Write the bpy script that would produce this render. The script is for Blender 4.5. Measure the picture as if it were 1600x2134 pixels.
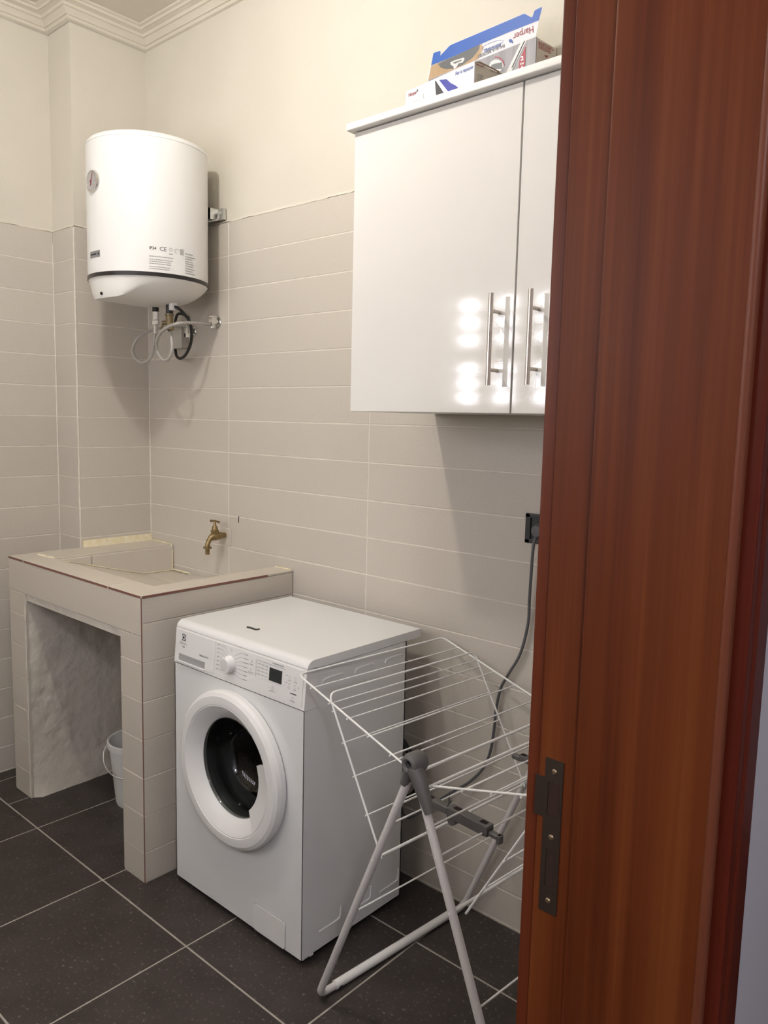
import bpy, bmesh, math, random
from mathutils import Vector, Matrix
random.seed(7)
for o in list(bpy.data.objects): bpy.data.objects.remove(o, do_unlink=True)
scene = bpy.context.scene
COL = scene.collection
PI = math.pi

# ------------------------------------------------------------------ camera
CAM = Vector((2.997, -1.860, 1.475)); YAW, PITCH, ROLL, FPX = 0.7222, -0.1183, 0.0234, 1620.5
fwd = Vector((-math.sin(YAW)*math.cos(PITCH), math.cos(YAW)*math.cos(PITCH), math.sin(PITCH)))
rt0 = Vector((math.cos(YAW), math.sin(YAW), 0)); up0 = rt0.cross(fwd)
RT = rt0*math.cos(ROLL) + up0*math.sin(ROLL); UP = -rt0*math.sin(ROLL) + up0*math.cos(ROLL)
cd = bpy.data.cameras.new('camera'); cam = bpy.data.objects.new('camera', cd); COL.objects.link(cam)
cd.sensor_fit = 'VERTICAL'; cd.sensor_height = 36.0; cd.lens = FPX/2134*36.0; cd.clip_start = 0.02
m3 = Matrix((RT, UP, -fwd)).transposed()
cam.matrix_world = Matrix.Translation(CAM) @ m3.to_4x4()
scene.camera = cam

def at(px, py, axis, val):
    """photo pixel -> point on the plane coordinate[axis] = val (the wall, floor or face the thing touches)"""
    d = fwd + RT*((px-800)/FPX) - UP*((py-1067)/FPX)
    return CAM + d*((val-CAM[axis])/d[axis])

# ------------------------------------------------------------------ world, light, exposure
w = bpy.data.worlds.new('world'); scene.world = w; w.use_nodes = True
w.node_tree.nodes['Background'].inputs[0].default_value = (0.75, 0.8, 0.9, 1)
w.node_tree.nodes['Background'].inputs[1].default_value = 0.05
scene.view_settings.view_transform = 'Standard'; scene.view_settings.look = 'None'
scene.view_settings.gamma = 1.0; scene.view_settings.use_curve_mapping = False
scene.view_settings.exposure = 0.42
BULB_A, BULB_B, HALL_FILL, PANE = 330.0, 42.0, 50.0, 14.5   # radiant strengths of the lamps and the daylit panes

# ------------------------------------------------------------------ materials
MAT = {}
def mat(name, col, rough=0.5, metal=0.0, noise=None, bump=None, coat=0.0, ior=1.5, emit=None, trans=0.0, vary=0.0, alpha=1.0, coatbump=False):
    m = bpy.data.materials.new(name); m.use_nodes = True; nt = m.node_tree; b = nt.nodes['Principled BSDF']
    b.inputs['Roughness'].default_value = rough; b.inputs['Metallic'].default_value = metal; b.inputs['IOR'].default_value = ior
    b.inputs['Coat Weight'].default_value = coat; b.inputs['Transmission Weight'].default_value = trans
    b.inputs['Alpha'].default_value = alpha
    c = (*col, 1); b.inputs['Base Color'].default_value = c
    tc = nt.nodes.new('ShaderNodeTexCoord')
    src = None
    if noise:   # (scale, col2, lo, hi, detail)
        sc, c2, lo, hi, det = noise
        n = nt.nodes.new('ShaderNodeTexNoise'); n.inputs['Detail'].default_value = det
        mp = nt.nodes.new('ShaderNodeMapping'); s = sc if isinstance(sc, tuple) else (sc, sc, sc)
        mp.inputs['Scale'].default_value = s
        n.inputs['Scale'].default_value = 1.0
        nt.links.new(tc.outputs['Object'], mp.inputs[0]); nt.links.new(mp.outputs[0], n.inputs['Vector'])
        r = nt.nodes.new('ShaderNodeValToRGB'); r.color_ramp.elements[0].position = lo; r.color_ramp.elements[1].position = hi
        r.color_ramp.elements[0].color = c; r.color_ramp.elements[1].color = (*c2, 1)
        nt.links.new(n.outputs['Fac'], r.inputs[0]); src = r.outputs[0]
    if vary:
        oi = nt.nodes.new('ShaderNodeObjectInfo'); hs = nt.nodes.new('ShaderNodeHueSaturation')
        ma = nt.nodes.new('ShaderNodeMapRange'); ma.inputs[3].default_value = 1-vary; ma.inputs[4].default_value = 1+vary
        nt.links.new(oi.outputs['Random'], ma.inputs[0]); nt.links.new(ma.outputs[0], hs.inputs['Value'])
        if src: nt.links.new(src, hs.inputs['Color'])
        else: hs.inputs['Color'].default_value = c
        src = hs.outputs[0]
    if src: nt.links.new(src, b.inputs['Base Color'])
    if bump:    # (scale, strength, distance)
        n2 = nt.nodes.new('ShaderNodeTexNoise'); n2.inputs['Scale'].default_value = bump[0]; n2.inputs['Detail'].default_value = 3
        nt.links.new(tc.outputs['Object'], n2.inputs['Vector'])
        bp = nt.nodes.new('ShaderNodeBump'); bp.inputs['Strength'].default_value = bump[1]; bp.inputs['Distance'].default_value = bump[2]
        nt.links.new(n2.outputs['Fac'], bp.inputs['Height']); nt.links.new(bp.outputs[0], b.inputs['Coat Normal' if coatbump else 'Normal'])
    if emit:
        b.inputs['Emission Color'].default_value = (*emit[0], 1); b.inputs['Emission Strength'].default_value = emit[1]
    MAT[name] = m; return m

mat('plaster', (0.62, 0.58, 0.50), 0.75, noise=(3.0, (0.65, 0.61, 0.535), 0.3, 0.7, 4), bump=(60, 0.15, 0.004))
mat('ceiling_paint', (0.62, 0.57, 0.48), 0.8, noise=(4.0, (0.66, 0.61, 0.53), 0.3, 0.7, 4), bump=(40, 0.1, 0.004))
mat('wall_tile', (0.535, 0.488, 0.428), 0.38, noise=(260.0, (0.58, 0.535, 0.475), 0.35, 0.65, 3), bump=(700, 0.10, 0.0006), vary=0.025)
mat('grout', (0.74, 0.69, 0.61), 0.85, noise=(25.0, (0.60, 0.55, 0.47), 0.5, 0.85, 4))
mat('sink_tile', (0.545, 0.492, 0.422), 0.4, noise=(240.0, (0.585, 0.537, 0.465), 0.35, 0.65, 3), bump=(700, 0.10, 0.0006), vary=0.02)
mat('silicone', (0.72, 0.62, 0.38), 0.6, noise=(40.0, (0.80, 0.74, 0.58), 0.35, 0.7, 4), bump=(90, 0.4, 0.004))
mat('terracotta_edge', (0.20, 0.088, 0.068), 0.8)
mat('rough_render', (0.56, 0.51, 0.44), 0.85, noise=(9.0, (0.63, 0.58, 0.51), 0.3, 0.7, 5), bump=(18, 0.6, 0.016))
mat('floor_grout', (0.34, 0.31, 0.27), 0.9, noise=(30.0, (0.42, 0.39, 0.34), 0.35, 0.7, 3))
mat('paint_white_cold', (0.52, 0.50, 0.525), 0.7)
mat('enamel_white', (0.75, 0.75, 0.745), 0.28, coat=0.2)
mat('plastic_white', (0.78, 0.77, 0.76), 0.35)
mat('cover_white', (0.79, 0.775, 0.74), 0.4)
mat('black_band', (0.012, 0.01, 0.01), 0.3)
mat('black_rubber', (0.012, 0.012, 0.013), 0.45)
mat('print_black', (0.03, 0.03, 0.035), 0.6)
mat('print_grey', (0.33, 0.33, 0.33), 0.6)
mat('print_pale', (0.60, 0.60, 0.60), 0.5)
mat('label_grey', (0.22, 0.22, 0.22), 0.45)
mat('dial_face', (0.62, 0.60, 0.60), 0.4)
mat('needle_red', (0.35, 0.02, 0.04), 0.5)
mat('clear_plastic', (0.95, 0.95, 0.95), 0.05, trans=1.0, ior=1.3)
mat('chrome', (0.75, 0.74, 0.72), 0.22, metal=1.0)
mat('galvanised', (0.62, 0.62, 0.60), 0.4, metal=0.8)
mat('brushed_steel', (0.58, 0.52, 0.47), 0.3, metal=1.0)
mat('brass', (0.34, 0.255, 0.13), 0.4, metal=0.85, noise=(60.0, (0.24, 0.17, 0.08), 0.35, 0.7, 3))
mat('valve_brass', (0.235, 0.185, 0.105), 0.5, metal=0.7)
mat('braided_hose', (0.37, 0.35, 0.32), 0.3, coat=0.5, bump=(900, 0.4, 0.001))
mat('box_grey', (0.46, 0.43, 0.39), 0.5)
mat('gloss_door', (0.73, 0.71, 0.675), 0.03, bump=(380, 0.12, 0.0003), ior=1.65)
mat('cabinet_white', (0.73, 0.71, 0.67), 0.3)
mat('rack_white', (0.80, 0.79, 0.77), 0.3)
mat('rack_tube', (0.66, 0.63, 0.62), 0.35)
mat('rack_grey', (0.115, 0.108, 0.105), 0.45)
mat('dark_clip', (0.03, 0.03, 0.032), 0.5)
mat('cable_grey', (0.11, 0.11, 0.115), 0.5)
mat('socket_dark', (0.035, 0.036, 0.04), 0.35)
mat('gasket_grey', (0.22, 0.225, 0.22), 0.45)
mat('drum_steel', (0.30, 0.28, 0.27), 0.32, metal=0.9)
mat('screen_dark', (0.03, 0.035, 0.035), 0.2)
mat('cardboard_white', (0.60, 0.60, 0.64), 0.5)
mat('cardboard_side', (0.52, 0.47, 0.40), 0.6)
mat('cardboard_inside', (0.19, 0.13, 0.07), 0.8)
mat('print_blue_flap', (0.012, 0.085, 0.38), 0.45)
mat('print_red', (0.26, 0.012, 0.025), 0.5)
mat('print_crimson', (0.30, 0.02, 0.045), 0.5)
mat('print_blue', (0.03, 0.08, 0.30), 0.5)
mat('print_iron_blue', (0.02, 0.025, 0.27), 0.4)
mat('print_lilac', (0.62, 0.62, 0.75), 0.5)
mat('print_wood', (0.33, 0.21, 0.11), 0.5, noise=((30, 30, 6), (0.45, 0.32, 0.19), 0.3, 0.7, 3))
mat('print_slate', (0.09, 0.095, 0.10), 0.4)
mat('print_steel', (0.19, 0.185, 0.20), 0.45, noise=((60, 60, 2), (0.27, 0.26, 0.285), 0.35, 0.7, 3))
mat('strike_steel', (0.065, 0.045, 0.035), 0.42, metal=0.6)
mat('hole_dark', (0.012, 0.006, 0.004), 0.9)
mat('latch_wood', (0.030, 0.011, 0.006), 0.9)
mat('screw_brass', (0.26, 0.19, 0.12), 0.4, metal=0.8)
mat('bulb_a', (1, 1, 1), 0.5, emit=((1.0, 0.965, 0.905), BULB_A))
mat('bulb_b', (1, 1, 1), 0.5, emit=((1.0, 0.965, 0.905), BULB_B))
mat('hall_fill', (1, 1, 1), 0.5, emit=((0.96, 0.96, 1.0), HALL_FILL))
mat('pane_lit', (0.9, 0.9, 0.9), 0.5, emit=((0.93, 0.93, 1.0), PANE))

def glass_dark():
    m = bpy.data.materials.new('door_glass'); m.use_nodes = True; nt = m.node_tree; nt.nodes.clear()
    out = nt.nodes.new('ShaderNodeOutputMaterial'); mix = nt.nodes.new('ShaderNodeMixShader')
    tr = nt.nodes.new('ShaderNodeBsdfTransparent'); tr.inputs[0].default_value = (0.42, 0.43, 0.42, 1)
    gl = nt.nodes.new('ShaderNodeBsdfGlossy'); gl.inputs['Roughness'].default_value = 0.03
    fr = nt.nodes.new('ShaderNodeFresnel'); fr.inputs[0].default_value = 1.5
    nt.links.new(fr.outputs[0], mix.inputs[0]); nt.links.new(tr.outputs[0], mix.inputs[1]); nt.links.new(gl.outputs[0], mix.inputs[2])
    nt.links.new(mix.outputs[0], out.inputs[0]); MAT['door_glass'] = m
glass_dark()

def drum_mat():   # perforated steel
    m = MAT['drum_steel']; nt = m.node_tree; b = nt.nodes['Principled BSDF']
    tc = nt.nodes.new('ShaderNodeTexCoord'); v = nt.nodes.new('ShaderNodeTexVoronoi'); v.inputs['Scale'].default_value = 115
    r = nt.nodes.new('ShaderNodeValToRGB'); r.color_ramp.elements[0].position = 0.28; r.color_ramp.elements[1].position = 0.34
    r.color_ramp.elements[0].color = (0.01, 0.01, 0.01, 1); r.color_ramp.elements[1].color = (0.30, 0.24, 0.22, 1)
    nt.links.new(tc.outputs['Object'], v.inputs['Vector']); nt.links.new(v.outputs['Distance'], r.inputs[0]); nt.links.new(r.outputs[0], b.inputs['Base Color'])
drum_mat()

def wood(name, c1, c2, c3, rough):
    m = bpy.data.materials.new(name); m.use_nodes = True; nt = m.node_tree; b = nt.nodes['Principled BSDF']
    b.inputs['Roughness'].default_value = rough; b.inputs['Coat Weight'].default_value = 0.0; b.inputs['Specular IOR Level'].default_value = 0.22
    tc = nt.nodes.new('ShaderNodeTexCoord')
    def nz(scale, det, dist):
        mp = nt.nodes.new('ShaderNodeMapping'); mp.inputs['Scale'].default_value = scale
        n = nt.nodes.new('ShaderNodeTexNoise'); n.inputs['Scale'].default_value = 1; n.inputs['Detail'].default_value = det; n.inputs['Distortion'].default_value = dist
        nt.links.new(tc.outputs['Object'], mp.inputs[0]); nt.links.new(mp.outputs[0], n.inputs['Vector']); return n
    a = nz((22, 22, 0.55), 4, 0.5); f = nz((200, 200, 3), 2, 0.2)
    add = nt.nodes.new('ShaderNodeMath'); add.operation = 'MULTIPLY_ADD'; add.inputs[1].default_value = 0.24
    nt.links.new(f.outputs['Fac'], add.inputs[0]); nt.links.new(a.outputs['Fac'], add.inputs[2])
    r = nt.nodes.new('ShaderNodeValToRGB'); cr = r.color_ramp
    cr.elements[0].position = 0.45; cr.elements[0].color = (*c1, 1); cr.elements[1].position = 0.80; cr.elements[1].color = (*c3, 1)
    e = cr.elements.new(0.62); e.color = (*c2, 1)
    nt.links.new(add.outputs[0], r.inputs[0]); nt.links.new(r.outputs[0], b.inputs['Base Color'])
    MAT[name] = m
wood('cherry_wood', (0.082, 0.0150, 0.0030), (0.124, 0.0265, 0.0055), (0.172, 0.045, 0.0105), 0.5)
wood('cherry_highlight', (0.13, 0.036, 0.017), (0.155, 0.046, 0.023), (0.18, 0.058, 0.031), 0.4)  # lighter cherry: the corner's highlight put into the wood colour
wood('dark_cherry', (0.060, 0.008, 0.004), (0.090, 0.013, 0.006), (0.115, 0.018, 0.008), 0.35)
wood('laundry_casing', (0.075, 0.014, 0.005), (0.110, 0.022, 0.007), (0.14, 0.03, 0.010), 0.45)

def floor_mat():
    m = bpy.data.materials.new('floor_tile'); m.use_nodes = True; nt = m.node_tree; b = nt.nodes['Principled BSDF']
    b.inputs['Roughness'].default_value = 0.55
    tc = nt.nodes.new('ShaderNodeTexCoord'); oi = nt.nodes.new('ShaderNodeObjectInfo')
    off = nt.nodes.new('ShaderNodeVectorMath'); off.operation = 'ADD'
    nt.links.new(tc.outputs['Object'], off.inputs[0]); nt.links.new(oi.outputs['Location'], off.inputs[1])
    n1 = nt.nodes.new('ShaderNodeTexNoise'); n1.inputs['Scale'].default_value = 9; n1.inputs['Detail'].default_value = 6
    n2 = nt.nodes.new('ShaderNodeTexNoise'); n2.inputs['Scale'].default_value = 95; n2.inputs['Detail'].default_value = 4
    n3 = nt.nodes.new('ShaderNodeTexNoise'); n3.inputs['Scale'].default_value = 420; n3.inputs['Detail'].default_value = 2
    for n in (n1, n2, n3): nt.links.new(off.outputs[0], n.inputs['Vector'])
    r1 = nt.nodes.new('ShaderNodeValToRGB'); r1.color_ramp.elements[0].position = 0.3; r1.color_ramp.elements[1].position = 0.75
    r1.color_ramp.elements[0].color = (0.030, 0.022, 0.019, 1); r1.color_ramp.elements[1].color = (0.050, 0.040, 0.036, 1)
    r2 = nt.nodes.new('ShaderNodeValToRGB'); r2.color_ramp.elements[0].position = 0.60; r2.color_ramp.elements[1].position = 0.74
    r3 = nt.nodes.new('ShaderNodeValToRGB'); r3.color_ramp.elements[0].position = 0.55; r3.color_ramp.elements[1].position = 0.80
    nt.links.new(n1.outputs['Fac'], r1.inputs[0]); nt.links.new(n2.outputs['Fac'], r2.inputs[0]); nt.links.new(n3.outputs['Fac'], r3.inputs[0])
    mx = nt.nodes.new('ShaderNodeMath'); mx.operation = 'MULTIPLY_ADD'; mx.inputs[1].default_value = 0.55
    h = nt.nodes.new('ShaderNodeMath'); h.operation = 'MULTIPLY'; h.inputs[1].default_value = 0.22
    nt.links.new(r3.outputs[0], h.inputs[0]); nt.links.new(r2.outputs[0], mx.inputs[0]); nt.links.new(h.outputs[0], mx.inputs[2])
    mix = nt.nodes.new('ShaderNodeMix'); mix.data_type = 'RGBA'; mix.inputs[7].default_value = (0.26, 0.235, 0.22, 1)
    nt.links.new(mx.outputs[0], mix.inputs[0]); nt.links.new(r1.outputs[0], mix.inputs[6]); nt.links.new(mix.outputs[2], b.inputs['Base Color'])
    bp = nt.nodes.new('ShaderNodeBump'); bp.inputs['Strength'].default_value = 0.15; bp.inputs['Distance'].default_value = 0.002
    nt.links.new(n2.outputs['Fac'], bp.inputs['Height']); nt.links.new(bp.outputs[0], b.inputs['Normal'])
    MAT['floor_tile'] = m
floor_mat()

# ------------------------------------------------------------------ geometry helpers (vertices in world metres)
def origin(o):
    v = Vector((0, 0, 0))
    while o: v += o.location; o = o.parent
    return v
class MB:
    def __init__(s): s.v = []; s.f = []; s.wn = False
    def add(s, v, f):
        b = len(s.v); s.v += [Vector(p) for p in v]; s.f += [tuple(i+b for i in q) for q in f]; return s
    def box(s, a, b):
        x0, y0, z0 = a; x1, y1, z1 = b
        return s.add([(x0,y0,z0),(x1,y0,z0),(x1,y1,z0),(x0,y1,z0),(x0,y0,z1),(x1,y0,z1),(x1,y1,z1),(x0,y1,z1)],
                     [(0,3,2,1),(4,5,6,7),(0,1,5,4),(1,2,6,5),(2,3,7,6),(3,0,4,7)])
    def rbox(s, a, b, r, seg=2):
        s.wn = True
        bm = bmesh.new(); bmesh.ops.create_cube(bm, size=1)
        for v in bm.verts: v.co = Vector([(a[i]+b[i])/2 + v.co[i]*(b[i]-a[i]) for i in range(3)])
        bmesh.ops.bevel(bm, geom=bm.edges[:], offset=r, segments=seg, affect='EDGES', profile=0.5)
        bm.verts.index_update(); s.add([v.co.copy() for v in bm.verts], [tuple(v.index for v in f.verts) for f in bm.faces]); bm.free(); return s
    def tube(s, path, r, n=10, cap=True):
        P = [Vector(p) for p in path]; R = r if isinstance(r, (list, tuple)) else [r]*len(P)
        t = (P[1]-P[0]).normalized(); a = Vector((0,0,1)) if abs(t.z) < 0.9 else Vector((1,0,0))
        nrm = (a - t*a.dot(t)).normalized(); V = []; F = []
        for i, p in enumerate(P):
            t2 = ((P[min(i+1,len(P)-1)]-p).normalized() + (p-P[max(i-1,0)]).normalized())
            t2 = t2.normalized() if t2.length > 1e-9 else t
            nrm = (nrm - t2*nrm.dot(t2)).normalized(); bn = t2.cross(nrm)
            for k in range(n):
                g = 2*PI*k/n; V.append(p + nrm*(R[i]*math.cos(g)) + bn*(R[i]*math.sin(g)))
        for i in range(len(P)-1):
            for k in range(n):
                F.append((i*n+k, i*n+(k+1)%n, (i+1)*n+(k+1)%n, (i+1)*n+k))
        if cap: F.append(tuple(range(n-1,-1,-1))); F.append(tuple((len(P)-1)*n+k for k in range(n)))
        return s.add(V, F)
    def lathe(s, prof, c, axis=(0,0,1), n=32, sx=1.0, a0=0.0, a1=None):
        """prof: (radius, height along axis)"""
        ax = Vector(axis).normalized(); a = Vector((1,0,0)) if abs(ax.x) < 0.9 else Vector((0,0,1))
        e1 = (a-ax*a.dot(ax)).normalized(); e2 = ax.cross(e1); c = Vector(c); V = []; F = []
        full = a1 is None; m = n if full else n+1
        for r, h in prof:
            for k in range(m):
                g = a0 + (2*PI*k/n if full else (a1-a0)*k/n)
                V.append(c + ax*h + e1*(r*math.cos(g)) + e2*(r*sx*math.sin(g)))
        for i in range(len(prof)-1):
            for k in range(n):
                k2 = (k+1) % m
                F.append((i*m+k, i*m+k2, (i+1)*m+k2, (i+1)*m+k))
        return s.add(V, F)
    def prism(s, poly, d):
        """planar polygon extruded by vector d"""
        P = [Vector(p) for p in poly]; n = len(P); d = Vector(d); s.wn = True
        return s.add(P + [p+d for p in P], [tuple(range(n-1,-1,-1)), tuple(range(n, 2*n))] + [(i,(i+1)%n,(i+1)%n+n,i+n) for i in range(n)])
    def obj(s, name, material, parent=None, smooth=True, local=False, ang=40):
        o0 = Vector((0,0,0)) if (local or parent is None) else origin(parent)
        me = bpy.data.meshes.new(name); me.from_pydata([tuple(v-o0) for v in s.v], [], s.f)
        bm = bmesh.new(); bm.from_mesh(me); bmesh.ops.recalc_face_normals(bm, faces=bm.faces[:]); bm.to_mesh(me); bm.free()
        me.materials.append(MAT[material])
        if smooth:
            for p in me.polygons: p.use_smooth = True
            me.set_sharp_from_angle(angle=math.radians(ang))
        o = bpy.data.objects.new(name, me); COL.objects.link(o); o.parent = parent
        if smooth and s.wn:
            md = o.modifiers.new('weighted', 'WEIGHTED_NORMAL'); md.keep_sharp = True
        return o
def thing(name, label, cat, loc, group=None, rz=0):
    o = bpy.data.objects.new(name, None); COL.objects.link(o); o.empty_display_size = 0.05
    o.location = loc; o.rotation_euler = (0,0,rz); o['label'] = label; o['category'] = cat
    if group: o['group'] = group
    return o
def tag(o, label, cat, group=None):
    o['label'] = label; o['category'] = cat
    if group: o['group'] = group
    return o
def struct(o): o['kind'] = 'structure'; return o
def fillet(P, rad, n=6):
    P = [Vector(p) for p in P]; out = [P[0]]
    for i in range(1, len(P)-1):
        r = rad[i-1] if isinstance(rad, (list, tuple)) else rad
        a = (P[i-1]-P[i]).normalized(); b = (P[i+1]-P[i]).normalized()
        p0, p1 = P[i]+a*r, P[i]+b*r
        for k in range(n+1):
            t = k/n; out.append(p0*(1-t)**2 + P[i]*(2*t*(1-t)) + p1*t*t)
    return out + [P[-1]]
def spline(P, n=6):
    P = [Vector(p) for p in P]; Q = [P[0]*2-P[1]] + P + [P[-1]*2-P[-2]]; out = []
    for i in range(1, len(Q)-2):
        a, b, c, d = Q[i-1:i+3]
        for k in range(n):
            t = k/n; out.append(((b*2) + (c-a)*t + (a*2-b*5+c*4-d)*t*t + (b*3-a-c*3+d)*t**3)*0.5)
    return out + [P[-1]]
def text(name, s, size, fn, material, parent, align='LEFT', shear=0.0, sx=1.0, bold=0.0):
    """flat lettering; fn maps (x, y) of the text line to a point on the surface it is printed on"""
    cu = bpy.data.curves.new('t', 'FONT'); cu.body = s; cu.size = size; cu.align_x = align; cu.shear = shear; cu.resolution_u = 3; cu.offset = bold
    o = bpy.data.objects.new('t', cu); COL.objects.link(o)
    dg = bpy.context.evaluated_depsgraph_get(); me = bpy.data.meshes.new_from_object(o.evaluated_get(dg))
    mb = MB(); mb.add([fn(v.co.x*sx, v.co.y) for v in me.vertices], [tuple(p.vertices) for p in me.polygons])
    bpy.data.objects.remove(o); bpy.data.curves.remove(cu); bpy.data.meshes.remove(me)
    return mb.obj(name, material, parent, smooth=False)
def shape(name, polys, fn, material, parent, sub=None):
    """flat printed shapes given as 2-D polygons, mapped by fn"""
    mb = MB()
    for p in polys: mb.add([fn(x, y) for x, y in p], [tuple(range(len(p)))])
    return mb.obj(name, material, parent, smooth=False)
def rect(x0, y0, x1, y1): return [(x0,y0),(x1,y0),(x1,y1),(x0,y1)]
def ell(cx, cy, rx, ry, n=24, a0=0, a1=2*PI): return [(cx+rx*math.cos(a0+(a1-a0)*k/n), cy+ry*math.sin(a0+(a1-a0)*k/n)) for k in range(n + (0 if a1-a0 >= 2*PI-1e-6 else 1))]
def ring(cx, cy, rx, ry, t, n=24, a0=0, a1=2*PI):
    q = []
    for k in range(n):
        a, b = a0+(a1-a0)*k/n, a0+(a1-a0)*(k+1)/n
        q.append([(cx+rx*math.cos(a),cy+ry*math.sin(a)),(cx+rx*math.cos(b),cy+ry*math.sin(b)),(cx+(rx-t)*math.cos(b),cy+(ry-t)*math.sin(b)),(cx+(rx-t)*math.cos(a),cy+(ry-t)*math.sin(a))])
    return q

# ------------------------------------------------------------------ tiles: each one an object; alike tiles share a mesh
TC = {}
def tile(parent, c, U, V, N, w, h, t, material, ch=0.0012, jig=0.0003):
    """c: centre of the tile's face; U,V: face axes; N: outward normal"""
    key = (tuple(U), tuple(N), round(w,4), round(h,4), round(t,4), material)
    if key not in TC:
        U_, V_, N_ = Vector(U), Vector(V), Vector(N); P = []
        for hw, hh, d in ((w/2, h/2, -t), (w/2, h/2, -ch), (w/2-ch, h/2-ch, 0)):
            for sx, sy in ((-1,-1),(1,-1),(1,1),(-1,1)): P.append(tuple(U_*(sx*hw) + V_*(sy*hh) + N_*d))
        F = [(0,3,2,1)]
        for a in (0, 4): F += [(a+i, a+(i+1)%4, a+4+(i+1)%4, a+4+i) for i in range(4)]
        F.append((8,9,10,11))
        me = bpy.data.meshes.new('tile'); me.from_pydata(P, [], F)
        bm = bmesh.new(); bm.from_mesh(me); bmesh.ops.recalc_face_normals(bm, faces=bm.faces[:]); bm.to_mesh(me); bm.free()
        me.materials.append(MAT[material]); TC[key] = me
    o = bpy.data.objects.new('tile', TC[key]); COL.objects.link(o); o.parent = parent
    o.location = Vector(c) - origin(parent) + Vector(N)*random.uniform(-jig, jig); return o

# ================================================================== THE ROOM
ROW, TW, TTOP, TH = 0.123, 0.7345, 2.1963, 0.008
XR, YF, ZC, XL, YP = 2.572, -2.40, 3.005, -0.176, -0.325   # right wall, front wall, ceiling, left wall, depth of the pillar
J = 0.0030
def rows():
    out = []; k = 0
    while True:
        z1 = TTOP - k*ROW; z0 = z1 - ROW
        if z1 <= 0.01: break
        out.append((max(z0, 0.004)+J/2, z1-J/2)); k += 1
    return out
def tiled(parent, along, a0, a1, joints, plane, N, mname='wall_tile'):
    """fill a wall face with tiles; along 0 = X, 1 = Y"""
    js = [a0] + [j for j in joints if a0+0.01 < j < a1-0.01] + [a1]
    for z0, z1 in rows():
        for p, q in zip(js[:-1], js[1:]):
            w_, h_ = q-p-J, z1-z0; c = [0,0,(z0+z1)/2]; c[along] = (p+q)/2; c[1-along] = plane
            U = (1,0,0) if along == 0 else (0,1,0)
            tile(parent, c, U, (0,0,1), N, w_, h_, TH, mname)
def edge_bead(parent, along, a0, a1, plane, N, seed):
    """ragged line of plaster where the paint meets the top tiles"""
    rnd = random.Random(seed); mb = MB(); n = max(4, int(abs(a1-a0)/0.03)); N = Vector(N); top = []; bot = []
    for i in range(n+1):
        a = a0+(a1-a0)*i/n; p = Vector((0,0,0)); p[along] = a; p[1-along] = plane
        top.append(p + Vector((0,0,TTOP+0.010)) - N*0.006); bot.append(p + Vector((0,0,TTOP-0.001+rnd.uniform(-0.0025,0.002))) + N*0.001)
    mb.add(top+bot+[b-N*0.004 for b in bot], [(i,i+1,n+2+i,n+1+i) for i in range(n)] + [(n+1+i,n+2+i,2*n+3+i,2*n+2+i) for i in range(n)])
    mb.obj('plaster_edge', 'plaster', parent)

# back wall (behind the washing machine)
wb = struct(MB().box((-0.30, TH-0.003, -0.05), (XR+0.198, 0.20, ZC+0.1)).obj('wall_back', 'plaster', smooth=False))
MB().box((0, 0.0012, 0.0), (XR, TH, TTOP-0.004)).obj('grout_bed', 'grout', wb, smooth=False)
tiled(wb, 0, 0.001, XR-0.001, [0.5507+TW*i for i in range(-1, 5)], 0.0, (0,-1,0))
edge_bead(wb, 0, 0.0, XR, 0.0, (0,-1,0), 1)
MB().rbox((0.6105, -0.0012, 1.066), (0.6155, 0.002, 1.092), 0.001, 1).obj('slot_mark', 'print_black', wb)
# pillar in the corner
wp = struct(MB().box((-0.30, YP+TH-0.003, -0.05), (-TH+0.003, TH, ZC+0.1)).obj('wall_pillar', 'plaster', smooth=False))
MB().box((-TH, YP+0.002, 0.0), (-0.0012, 0.001, TTOP-0.004)).obj('grout_bed', 'grout', wp, smooth=False)
MB().box((XL, YP+0.0012, 0.0), (-0.002, YP+TH, TTOP-0.004)).obj('grout_bed', 'grout', wp, smooth=False)
tiled(wp, 1, YP+0.003, -0.001, [], 0.0, (1,0,0)); tiled(wp, 0, XL+0.001, -0.004, [], YP, (0,-1,0))
edge_bead(wp, 1, YP, 0.0, 0.0, (1,0,0), 2); edge_bead(wp, 0, XL, 0.0, YP, (0,-1,0), 3)
# ragged grout on the pillar's corner
mb = MB(); pts = []
z = 0.94
while z < TTOP:
    pts.append((-0.0005+random.uniform(-0.0008,0.0008), YP+0.0005+random.uniform(-0.0008,0.0008), z)); z += 0.02
mb.tube(pts, [random.uniform(0.0015,0.0034) for _ in pts], 6).obj('corner_grout', 'grout', wp)
mb = MB(); mb.tube([(0.0005+random.uniform(-0.0005,0.0005), -0.0005, 0.95+0.03*i) for i in range(42)], [random.uniform(0.0022,0.0034) for i in range(42)], 6).obj('corner_grout', 'grout', wp)
# left wall
wl = struct(MB().box((-0.38, YF-0.1, -0.05), (XL-TH+0.003, YP+TH, ZC+0.1)).obj('wall_left', 'plaster', smooth=False))
MB().box((XL-TH, YF, 0.0), (XL-0.0012, YP, TTOP-0.004)).obj('grout_bed', 'grout', wl, smooth=False)
tiled(wl, 1, YF+0.002, YP-0.001, [YP-TW*i for i in range(1, 4)], XL, (1,0,0)); edge_bead(wl, 1, YF, YP, XL, (1,0,0), 4)
mb = MB(); mb.tube([(XL+0.0005, YP-0.0005, 0.05+0.03*i) for i in range(71)], [random.uniform(0.0022,0.0034) for i in range(71)], 6).obj('corner_grout', 'grout', wl)
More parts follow.
